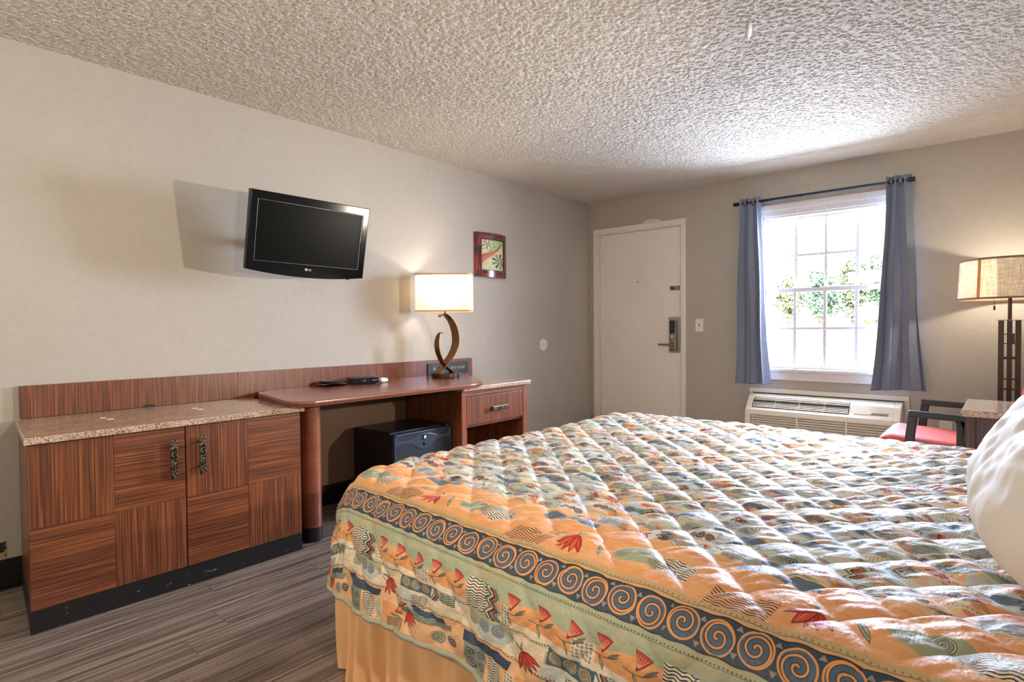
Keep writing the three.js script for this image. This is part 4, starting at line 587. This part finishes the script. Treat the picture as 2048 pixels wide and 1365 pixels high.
{
  const x = tc.getContext('2d'); x.fillStyle = C.cream; x.fillRect(0, 0, TS, TS);
  const rowsN = 13, rh = TS / rowsN, cols = [C.peach2, '#dfdcd0', '#c3ced2', '#e9d3b4', '#d5d8ce', '#b9c2ae', '#e2ded2', C.peach2, '#c6d0d4', '#dcd2bc', C.peach, '#dcdad0', '#b4beb0'];
  const pal = [...cols, '#ebe8e0', '#d6dddd', '#c4d0d6', '#dfe2d8', '#f0c79c', '#ece6da', '#e4e8e8', '#f0e6d6'];
  for (let r = 0; r < rowsN; r++) { let u = -rr(0, 300); while (u < TS) { const w = rr(110, 330), c = pal[(rnd() * pal.length) | 0], y0 = r * rh + rr(-24, 10), y1 = (r + 1) * rh + rr(0, 26), k1 = rr(-40, 40), k2 = rr(-30, 30); for (const d of [-TS, 0, TS]) for (const e of [-TS, 0, TS]) { x.fillStyle = c; x.beginPath(); x.moveTo(u + d, y0 + e); x.quadraticCurveTo(u + w / 2 + d, y0 + k2 + e, u + w + d, y0 - k2 * 0.4 + e); x.lineTo(u + w + k1 + d, y1 + e); x.quadraticCurveTo(u + w / 2 + d, y1 - k2 + e, u + k1 * 0.6 + d, y1 + e); x.fill(); } u += w * 0.93; } }
  wash(x, TS, TS, 900, ['#efd0ac', '#e9a468', '#e2ddd0', '#b9c2b0', '#9fb3c2', '#ece6da', '#d6dcd8', '#e0e6e8', '#eef0ee'], 0.2);
  for (let r = 0; r < rowsN; r++) for (let c = 0; c < 11; c++) {
    const cx = (c + rr(0.1, 0.9)) * TS / 11, cy = (r + rr(0.2, 0.8)) * rh, k = (r * 5 + c * 3 + ((rnd() * 4) | 0)) % 9;
    wrapDraw(x, TS, () => {
      if (k === 0) stripes(x, cx - 100, cy - 60, 200, 110, null, C.ink, 8, c, 30);
      else if (k === 1) { x.fillStyle = C.sage; x.beginPath(); x.ellipse(cx, cy, 120, 62, 0.2, 0, 7); x.fill(); for (let i = -1; i < 2; i++) spiral(x, cx + i * 64, cy + i * 10, 34, C.sand, i ? C.blue2 : C.blue, 1, i + r); }
      else if (k === 2) lily(x, cx, cy - 30, rr(0, 6), 92);
      else if (k === 3) stripes(x, cx - 150, cy - 34, 300, 62, C.blue2, '#1e2a3a', 6, r, 20);
      else if (k === 4) { for (let i = 0; i < 3; i++) spiral(x, cx + i * 62 - 62, cy, 32, C.peach, C.blue, -1, i + c); }
      else if (k === 5) { bell(x, cx, cy, rr(0, 6), 72); leaf(x, cx, cy, rr(0, 6), 90, C.sage); leaf(x, cx, cy + 14, rr(0, 6), 80, C.sand); }
      else if (k === 6) { zigzag(x, cx - 44, cy - 60, 88, 120, 4); }
      else if (k === 7) { x.fillStyle = C.pale; x.beginPath(); x.ellipse(cx, cy, 110, 56, -0.3, 0, 7); x.fill(); leaf(x, cx - 60, cy, -0.2, 120, C.sage); leaf(x, cx - 30, cy + 20, 0.5, 90, C.sand); }
      else { dots(x, cx - 60, cy - 40, 120, 80, C.cream, '#6a6356'); }
    });
  }
  for (let k = 0; k < 420; k++) { const cx = rr(0, TS), cy = rr(0, TS), L = rr(60, 150), n = 2 + ((rnd() * 4) | 0), a = rr(-0.5, 0.5), col = [C.ink, C.blue, C.rust, '#5b5644', C.blue2, '#e8863c'][(rnd() * 6) | 0], kind = rnd();
    wrapDraw(x, TS, () => { x.save(); x.translate(cx, cy); x.rotate(a); x.globalAlpha = 0.75; if (kind < 0.62) { x.strokeStyle = col; x.lineWidth = 4; for (let i = 0; i < n; i++) { x.beginPath(); for (let q = 0; q <= 10; q++) x.lineTo(L * q / 10, i * 10 + 5 * Math.sin(q * 0.9 + k)); x.stroke(); } } else if (kind < 0.8) spiral(x, 0, 0, 14 + n * 4, C.sand, null, 1, k); else { x.fillStyle = kind < 0.9 ? '#e58c50' : '#d0584a'; x.globalAlpha = 0.6; x.beginPath(); x.ellipse(0, 0, L * 0.45, 16, 0, 0, 7); x.fill(); } x.restore(); }); }
  for (let r = 0; r < rowsN; r += 2) dash(x, r * rh + 30, TS, '#9a7a52', 18);
}
function cloth(canvas) { const t = new THREE.CanvasTexture(canvas); t.colorSpace = THREE.SRGBColorSpace; t.wrapS = t.wrapT = THREE.RepeatWrapping; return t; }
const crinkle = gray(512, 512, (u, v) => 0.7 * fbm(u, v, 9, 20, 4, 211) + 0.3 * fbm(u, v, 70, 70, 2, 212));
{
  const RC = 0.27, R = 0.115, d0 = RC - R, REST = 0.185, DM = d0 + R * Math.PI / 2 + REST;
  const cx0 = BX0 + RC, cx1 = BX1, cz0 = BZ0 + RC, cz1 = BZ1 - RC, HEM = cz1 + DM;
  const s0 = cx0 - DM, s1 = BX1, t0 = cz0 - DM, t1 = HEM, step = 0.0054;
  const ns = Math.round((s1 - s0) / step), nt = Math.round((t1 - t0) / step);
  const Q = 0.1465, pos = new Float32Array((ns + 1) * (nt + 1) * 3), cl = new Float32Array((ns + 1) * (nt + 1) * 2);
  const hemPts = [];
  function at(s, t) {
    const c = [clamp(s, cx0, cx1), clamp(t, cz0, cz1)]; let ox = s - c[0], oz = t - c[1], d = Math.hypot(ox, oz); const ex = d > 1e-6 ? ox / d : 0, ez = d > 1e-6 ? oz / d : 0;
    if (d > DM) { d = DM; s = c[0] + ex * d; t = c[1] + ez * d; }
    let h = d, y = 0, a = 0; if (d > d0) { const q = (d - d0) / R; if (q < Math.PI / 2) { a = q; h = d0 + R * Math.sin(q); y = -R * (1 - Math.cos(q)); } else { a = Math.PI / 2; const r = d - d0 - R * Math.PI / 2; const al = c[0] * 1.0 + c[1] * 1.0 + Math.atan2(ez, ex) * 0.27; h = d0 + R + r * 0.06 + r * (0.05 * Math.sin(al * 11) + 0.03 * Math.sin(al * 23 + 1)); y = -R - r * (1 + 0.06 * Math.sin(al * 7 + 2)); } }
    const A = (s - t + 1.66) / Q, B = (s + t - 6.862) / Q;
    const fa = Math.abs(Math.sin(A * Math.PI)), fb = Math.abs(Math.sin(B * Math.PI)), puff = Math.pow(fa * fb, 0.30) * 0.8 + 0.2 * fa * fb;
    const drape = a >= Math.PI / 2 - 1e-6 ? 0.85 : 1;
    const wr = (fbm((s - t + 10) / 16, (s + t) / 16, 150, 520, 3, 7) - 0.5) * 0.013 * Math.min(1, fa * fb * 2.5);
    const big = (fbm((s + 5) / 8, (t + 5) / 8, 14, 14, 2, 17) - 0.5) * 0.016;
    const band = 1 - 0.6 * sstep(0.17, 0.23, HEM - t) * (1 - sstep(0.34, 0.40, HEM - t)) * (t > 3.2 ? 1 : 0);   // the spiral band is barely quilted
    const disp = (0.0165 * puff + wr) * drape * band + big * Math.cos(a);
    const x = c[0] + ex * (h + disp * Math.sin(a)), z = c[1] + ez * (h + disp * Math.sin(a));
    return [x, BT + y + disp * Math.cos(a), z + skewZ(x, z), s, t];
  }
  for (let j = 0; j <= nt; j++) for (let i = 0; i <= ns; i++) { const p = at(mix(s0, s1, i / ns), mix(t0, t1, j / nt)), k = j * (ns + 1) + i; pos.set(p.slice(0, 3), k * 3); cl.set(p.slice(3), k * 2); }
  const idx = (j0, j1) => { const out = []; for (let j = j0; j < j1; j++) for (let i = 0; i < ns; i++) { const a = j * (ns + 1) + i, b = a + 1, c = a + ns + 1, d = c + 1; out.push(a, c, b, b, c, d); } return out; };
  const full = new THREE.BufferGeometry(); full.setAttribute('position', new THREE.BufferAttribute(pos, 3)); full.setIndex(idx(0, nt)); full.computeVertexNormals();
  const jb = Math.round((HEM - 0.52 - t0) / (t1 - t0) * nt);
  const piece = (j0, j1, fn) => { const n = (j1 - j0 + 1) * (ns + 1), o = j0 * (ns + 1), g = new THREE.BufferGeometry(); g.setAttribute('position', new THREE.BufferAttribute(pos.slice(o * 3, (o + n) * 3), 3)); g.setAttribute('normal', new THREE.BufferAttribute(full.attributes.normal.array.slice(o * 3, (o + n) * 3), 3)); const uv = new Float32Array(n * 2); for (let k = 0; k < n; k++) { const [a, b] = fn(cl[(o + k) * 2], cl[(o + k) * 2 + 1]); uv[k * 2] = a; uv[k * 2 + 1] = b; } g.setAttribute('uv', new THREE.BufferAttribute(uv, 2)); g.setIndex(idx(0, j1 - j0)); return g; };
  const q = thing('bedspread', 'quilted patchwork print bedspread over the bed', 'bedspread');
  const mk = (c, a, b) => phys({ map: cloth(c), roughness: 0.56, sheen: 0.5, sheenRoughness: 0.5, sheenColor: new THREE.Color('#ffffff'), bumpMap: rep(crinkle, a, b), bumpScale: 0.0028, side: THREE.DoubleSide });
  part(q, 'field_panel', piece(0, jb, (s, t) => [s / 0.72, t / 0.72]), mk(tc, 0.5, 0.5), 'quilted centre field');
  part(q, 'border_panel', piece(jb, nt, (s, t) => [s / 0.49 + 0.14, (HEM - t) / 0.735]), mk(bc, 0.6, 0.6), 'border with spiral band and red flowers');
  // piping along the hem
  const edge = []; for (let k = 0; k <= 120; k++) edge.push([mix(cx1, cx0, k / 120), HEM]); for (let k = 1; k <= 20; k++) { const a = Math.PI / 2 + k / 20 * Math.PI / 2; edge.push([cx0 + DM * Math.cos(a), cz1 + DM * Math.sin(a)]); } for (let k = 1; k <= 60; k++) edge.push([s0, mix(cz1, cz0, k / 60)]);
  const e3 = edge.map(([s, t]) => at(s, t).slice(0, 3));
  part(q, 'hem_binding', tube(e3, 0.0075, 600, 8), std({ color: '#a9a68c', roughness: 0.7 }), 'sage green hem binding');
}
// ---------- pillow ----------
{
  const nu = 70, nv = 50, geo = (side) => { const pos = [], uv = [], idx = []; for (let j = 0; j <= nv; j++) for (let i = 0; i <= nu; i++) { const u = i / nu * 2 - 1, v = j / nv * 2 - 1; const pin = 1 - 0.07 * Math.pow(Math.abs(u * v), 2) * 2; const e = Math.pow(Math.max(0, (1 - Math.pow(Math.abs(u), 4.5)) * (1 - Math.pow(Math.abs(v), 3))), 0.5); const w = (fbm((u + 2) / 4, (v + 2) / 4, 14, 6, 4, 221) - 0.5) * 0.05 * Math.min(1, e * 2.5); pos.push(side * (e * 0.135 + w * e), v * 0.185 * (1 - 0.07 * (1 - Math.abs(u)) * 0 - 0.05 * u * u) * pin, u * 0.42 * (1 - 0.06 * v * v) * pin); uv.push(u * 0.4, v * 0.25); } for (let j = 0; j < nv; j++) for (let i = 0; i < nu; i++) { const a = j * (nu + 1) + i; side > 0 ? idx.push(a, a + nu + 1, a + 1, a + 1, a + nu + 1, a + nu + 2) : idx.push(a, a + 1, a + nu + 1, a + 1, a + nu + 2, a + nu + 1); } const g = new THREE.BufferGeometry(); g.setAttribute('position', new THREE.Float32BufferAttribute(pos, 3)); g.setAttribute('uv', new THREE.Float32BufferAttribute(uv, 2)); g.setIndex(idx); return g; };
  const p = thing('pillow', 'white bed pillow propped up at the head of the bed', 'pillow', [3.42, 0.818, 3.57]);
  const g = mergeVertices(join([geo(1), geo(-1)].map((k) => { k.deleteAttribute('uv'); return k; })), 1e-5); 
  g.deleteAttribute('uv'); g.deleteAttribute('normal'); const gg = mergeVertices(g, 1e-5); gg.computeVertexNormals(); gg.rotateZ(-0.66); gg.rotateY(0.06);
  part(p, 'pillowcase', gg, std({ color: '#ece7df', roughness: 0.75, side: THREE.DoubleSide }));
}
// ---------- nightstand ----------
{
  const n = thing('nightstand', 'dark brown nightstand beside the bed', 'nightstand', [3.40, 0, 1.59]);
  const X = (x) => x - 3.40, Z = (z) => z - 1.59;
  part(n, 'body', bx(X(3.185), X(3.64), 0.03, 0.703, Z(1.37), Z(1.815), 0.003), M.zebraNS);
  part(n, 'corner_post', bx(X(3.170), X(3.208), 0.0, 0.703, Z(1.79), Z(1.822), 0.002), M.zebraNS); part(n, 'corner_post', bx(X(3.170), X(3.208), 0.0, 0.703, Z(1.36), Z(1.392), 0.002), M.zebraNS);
  part(n, 'drawer', bx(X(3.172), X(3.187), 0.46, 0.66, Z(1.396), Z(1.786), 0.002), M.zebraNS);
  part(n, 'plinth', bx(X(3.2), X(3.63), 0, 0.035, Z(1.39), Z(1.80), 0.002), M.black);
  solo('granite_countertop', 'speckled granite slab on the dark nightstand', 'countertop', bx(3.155, 3.645, 0.7035, 0.733, 1.335, 1.84, 0.004), M.granite);
}
// ---------- floor lamp ----------
{
  const l = thing('floor_lamp', 'floor lamp with linen drum shade and lattice column behind the nightstand', 'lamp', [3.317, 0, 0.30]);
  const bz = phys({ color: '#4a3a30', metalness: 0.55, roughness: 0.4 });
  part(l, 'base', join([bx(-0.13, 0.13, 0, 0.022, -0.13, 0.13, 0.004), bx(-0.06, 0.06, 0.022, 0.04, -0.06, 0.06, 0.003)]), bz);
  const a = 0.041;
  for (const [x, z] of [[-a, -a], [a, -a], [a, a], [-a, a]]) part(l, 'column_post', bx(x - 0.014, x + 0.014, 0.04, 1.138, z - 0.014, z + 0.014, 0.0015), bz);
  for (const [x, z, w, d] of [[0, a, 0.013, 0.003], [0, -a, 0.013, 0.003], [-a, 0, 0.003, 0.013], [a, 0, 0.003, 0.013]]) part(l, 'column_strip', bx(x - w, x + w, 0.04, 1.138, z - d, z + d, 0.001), bz);
  for (const y of [0.10, 0.22, 0.34, 0.46, 0.58, 0.70, 0.765, 0.895, 0.99, 1.05]) { const w = Math.abs(y - 0.895) < 0.01 ? 0.012 : 0.005; part(l, 'cross_bar', join([bx(-a, a, y, y + w, a - 0.003, a + 0.003, 0.001), bx(-a, a, y, y + w, -a - 0.003, -a + 0.003, 0.001), bx(-a - 0.003, -a + 0.003, y, y + w, -a, a, 0.001), bx(a - 0.003, a + 0.003, y, y + w, -a, a, 0.001)]), bz); }
  part(l, 'accent_tile', bx(-0.006, 0.024, 0.99, 1.055, a - 0.002, a + 0.006, 0.001), bz);
  part(l, 'top_plate', bx(-0.062, 0.062, 1.138, 1.143, -0.062, 0.062, 0.001), M.steel);
  part(l, 'stem', rod([0, 1.14, 0], [0, 1.345, 0], 0.0105, 14), bz); part(l, 'socket', rod([0, 1.30, 0], [0, 1.36, 0], 0.018, 14), bz);
  const y0 = 1.272, y1 = 1.523, r0 = 0.264, r1 = 0.252;
  const linen = tex(512, 256, (u, v) => { const a1 = vn(u * 260, v * 8, 260, 8, 231), b1 = vn(u * 12, v * 130, 12, 130, 232), k = (a1 + b1 - 1) * 46; return [222 + k, 204 + k, 176 + k]; });
  linen.repeat.set(3, 1);
  const shade = part(l, 'lamp_shade', new THREE.CylinderGeometry(r1, r0, y1 - y0, 72, 1, true).translate(0, (y0 + y1) / 2, 0), phys({ map: linen, transmission: 0.30, thickness: 0, roughness: 1, side: THREE.DoubleSide }), 'woven linen drum shade');
  const tr = std({ color: '#8a6a52', roughness: 0.8 });
  part(shade, 'shade_trim', new THREE.TorusGeometry(r0, 0.0035, 6, 72).rotateX(Math.PI / 2).scale(1, 2, 1).translate(0, y0 + 0.004, 0), tr); part(shade, 'shade_trim', new THREE.TorusGeometry(r1, 0.0035, 6, 72).rotateX(Math.PI / 2).scale(1, 2, 1).translate(0, y1 - 0.004, 0), tr);
  const ang = Math.PI + 0.80;                                          // seam strip on the camera side
  part(shade, 'seam_strip', new THREE.CylinderGeometry(r1 + 0.0015, r0 + 0.0015, y1 - y0 - 0.01, 4, 1, true, -0.64, 0.075).translate(0, (y0 + y1) / 2, 0), phys({ color: '#c98a52', roughness: 0.9, transmission: 0.25, thickness: 0, side: THREE.DoubleSide }), 'orange seam strip');
  part(shade, 'shade_spider', join([0, 1, 2].map((k) => rod([0, 1.345, 0], [0.262 * Math.cos(k * 2.09 + 0.4), y0 + 0.05, 0.262 * Math.sin(k * 2.09 + 0.4)], 0.002, 6))), M.steel);
  part(l, 'pull_chain', join([rod([-0.075, 1.225, 0.03], [-0.075, 1.33, 0.02], 0.0012, 6), rod([-0.075, 1.205, 0.03], [-0.075, 1.233, 0.03], 0.0055, 10), rod([-0.075, 1.33, 0.02], [0, 1.33, 0], 0.002, 6)]), M.darkBronze);
  part(l, 'bulb', new THREE.SphereGeometry(0.03, 20, 14).scale(1, 1.2, 1).translate(0, 1.395, 0), std({ color: '#ffffff', emissive: WARM, emissiveIntensity: 4 }));
  const pt = new THREE.PointLight(WARM, FLOOR_LAMP); pt.position.set(0, 1.395, 0); pt.shadow.radius = 1.5; pt.name = 'floor_lamp_light'; l.add(pt);
}
// ---------- armchair ----------
{
  const c = thing('armchair', 'red upholstered armchair with dark wooden arms under the lamp', 'armchair', [3.02, 0, 0.83]);
  const X = (x) => x - 3.02, Z = (z) => z - 0.83, wood = std({ color: '#1d1e24', roughness: 0.35 }), red = std({ map: rep(tex(256, 256, (u, v) => { const k = (vn(u * 8, v * 120, 8, 120, 241) - 0.5) * 24; return [200 + k, 84 + k * 0.6, 72 + k * 0.6]; }), 0.3, 0.3), roughness: 0.6 });
  for (const z of [0.515, 1.145]) {
    const arm = part(c, 'arm_frame', join([bar([X(2.845), 0.0, Z(z)], [X(2.905), 0.60, Z(z)], 0.036, 0.045, [1, 0, 0]), bar([X(3.33), 0.0, Z(z)], [X(3.115), 0.60, Z(z)], 0.036, 0.045, [1, 0, 0]), bar([X(2.885), 0.612, Z(z)], [X(3.33), 0.598, Z(z)], 0.05, 0.035)]), wood, 'dark wooden arm');
    part(arm, 'rear_post', bar([X(3.122), 0.28, Z(z)], [X(3.122), 0.60, Z(z)], 0.036, 0.04, [1, 0, 0]), wood);
  }
  part(c, 'seat_rail', join([bx(X(2.84), X(3.30), 0.27, 0.31, Z(0.53), Z(0.56), 0.002), bx(X(2.84), X(3.30), 0.27, 0.31, Z(1.10), Z(1.13), 0.002), bx(X(3.12), X(3.15), 0.27, 0.31, Z(0.53), Z(1.13), 0.002)]), wood);
  part(c, 'seat', (() => { const g = new RoundedBoxGeometry(0.60, 0.15, 0.56, 6, 0.065); g.rotateZ(-0.07); g.translate(X(3.02), 0.385, Z(0.83)); return g; })(), red, 'coral red seat cushion');
  part(c, 'backrest', (() => { const g = new RoundedBoxGeometry(0.10, 0.50, 0.56, 5, 0.045); g.rotateZ(-0.18); g.translate(X(3.405), 0.60, Z(0.83)); return g; })(), red, 'coral red backrest');
}
// ---------- reading lamps at the head of the bed (outside the frame; they throw the television's shadow) ----------
[[1.98, 'window'], [4.62, 'viewer']].forEach(([z, where], i) => {
  const s = thing('reading_lamp', 'bronze wall reading lamp at the head of the bed on the ' + where + ' side', 'lamp', [ROOM_X, 1.28, z]);
  part(s, 'back_plate', bx(-0.012, 0, -0.06, 0.06, -0.05, 0.05, 0.003), M.bronze); part(s, 'arm', bar([-0.01, 0, 0], [-0.055, 0, 0], 0.014, 0.014), M.bronze);
  part(s, 'lamp_shade', new THREE.CylinderGeometry(0.075, 0.025, 0.09, 32, 1, true).rotateZ(Math.PI / 2).translate(-0.095, 0, 0), phys({ color: '#6d4a26', metalness: 0.6, roughness: 0.4, side: THREE.DoubleSide }));
  part(s, 'bulb', new THREE.SphereGeometry(0.032, 16, 12).translate(-0.125, 0, 0), std({ color: '#ffffff', emissive: WARM, emissiveIntensity: 4 }));
  const sp = new THREE.SpotLight(WARM, READING[i], 0, 0.84, 0.7, 2); sp.position.set(-0.125, 0, 0); sp.target.position.set(-3, -0.2, i ? -0.5 : 1.55); sp.shadow.radius = 1.5; sp.castShadow = true; sp.name = 'reading_lamp_light'; s.add(sp, sp.target);
});
// ---------- added fill light, unseen behind the viewer, brightens the near side of the bed ----------
{
  const v = thing('added_fill_light', 'long added fill light out of view on the wall behind the viewer', 'lamp', [1.7, 1.95, ROOM_Z]);
  part(v, 'back_plate', bx(-0.58, 0.58, -0.06, 0.06, -0.02, 0, 0.003), M.steel);
  part(v, 'diffuser', bx(-0.56, 0.56, -0.11, 0.11, -0.10, -0.02, 0.02), std({ color: '#ffffff', emissive: WARM, emissiveIntensity: 2 }));
  const a = new THREE.RectAreaLight(WARM, 46, 1.1, 0.2); a.position.set(0, 0, -0.104); a.name = 'added_fill_glow'; v.add(a);   // a RectAreaLight shines along its own -z
}
// ---------- outside ----------
{
  const g = struct('ground', 'pale concrete parking lot outside the window', 'parking lot', bx(-60, 60, -0.3, -0.12, -70, -WT, 0), std({ map: rep(tex(256, 256, (u, v) => { const k = (fbm(u, v, 6, 6, 4, 251) - 0.5) * 20; return [158 + k, 156 + k, 151 + k]; }), 6, 6), roughness: 0.9 }));
  part(g, 'eave', bx(-1, 5, 2.42, 2.5, -0.9, -WT, 0.004), M.white);
  const bark = std({ color: '#6b5b4c', roughness: 0.9 }), greens = ['#7c8f70', '#8a9a74', '#6f8d7c', '#949f7c'].map((c) => std({ color: c, roughness: 0.9, side: THREE.DoubleSide }));
  part(g, 'bank', bx(-60, 60, -0.13, 1.15, -70, -44, 0.02), std({ color: '#86905f', roughness: 0.95 }));
  const kinds = ['tall narrow pale green tree', 'short pale green tree', 'bushy yellow green tree', 'thin bluish green tree'];
  const place = ['at the left edge of the window view', 'second from the left in the window view', 'third from the left in the window view', 'left of centre in the window view', 'right of centre in the window view', 'third from the right in the window view', 'behind the pale spiky bush', 'at the right edge of the window view'];
  [[-14.2, 6.4, 1], [-12.0, 5.0, 3], [-10.3, 6.0, 0], [-8.4, 4.6, 2], [-6.9, 6.6, 0], [-5.3, 5.4, 3], [-3.9, 6.4, 2], [-2.2, 5.0, 1]].forEach(([x, h, kind], i) => {
    const t = thing('tree', kinds[kind] + ' ' + place[i], 'tree', [x, 1.15, -48 - (i % 3) * 3.6], rr(0, 6), 'trees beyond the parking lot');
    part(t, 'trunk', join([new THREE.CylinderGeometry(0.06, 0.13, h * 0.6, 8).translate(0, h * 0.3, 0), rod([0, h * 0.3, 0], [0.35, h * 0.6, 0.2], 0.04, 6), rod([0, h * 0.35, 0], [-0.35, h * 0.65, -0.1], 0.04, 6)]), bark);
    const pos = [], n = 3000;
    for (let k = 0; k < n; k++) { const a = rr(0, 6.283), e = rr(-1, 1), q = Math.cbrt(rr(0.1, 1)), R = kind === 2 ? 1.35 : 1.15; const lump = 0.75 + 0.35 * Math.sin(a * 3 + i) * Math.cos(e * 5 + i); const c = [R * 1.25 * lump * q * Math.sqrt(1 - e * e) * Math.cos(a), h * 0.5 + h * 0.48 * q * e * lump, R * lump * q * Math.sqrt(1 - e * e) * Math.sin(a)]; for (let v = 0; v < 3; v++) pos.push(c[0] + rr(-0.17, 0.17), c[1] + rr(-0.17, 0.17), c[2] + rr(-0.17, 0.17)); }
    const g2 = new THREE.BufferGeometry(); g2.setAttribute('position', new THREE.Float32BufferAttribute(pos, 3)); g2.computeVertexNormals(); part(t, 'crown', g2, greens[kind]);
  });
  const b = thing('pampas_bush', 'pale spiky ornamental grass bush outside the window', 'bush', [-4.8, 1.15, -45.9]);
  const pos = []; for (let k = 0; k < 300; k++) { const a = rr(0, 6.283), s = rr(0.1, 1), L = rr(1.3, 1.9), tx = Math.cos(a) * s * 1.2, tz = Math.sin(a) * s * 1.2, w = 0.05; pos.push(-w, 0, 0, w, 0, 0, tx, L * (1.15 - 0.5 * s), tz); }
  const bg = new THREE.BufferGeometry(); bg.setAttribute('position', new THREE.Float32BufferAttribute(pos, 3)); bg.computeVertexNormals(); part(b, 'blades', bg, std({ color: '#cfc8a8', roughness: 0.9, side: THREE.DoubleSide }));
  const f = thing('fence', 'low pale railing along the far side of the parking lot', 'fence', [-9, 1.15, -44.8]);
  for (const y of [0.35, 0.7]) part(f, 'rail', bx(-14, 14, y, y + 0.06, -0.02, 0.02, 0.004), M.white); for (let k = 0; k < 15; k++) part(f, 'post', bx(-14 + k * 2 - 0.04, -14 + k * 2 + 0.04, 0, 0.8, -0.04, 0.04, 0.004), M.white);
}
scene.traverse((o) => { if (o.isMesh) { o.castShadow = o.receiveShadow = true; } else if (o.isPointLight) { o.castShadow = true; o.shadow.mapSize.set(1024, 1024); } });
renderer.render(scene, camera);
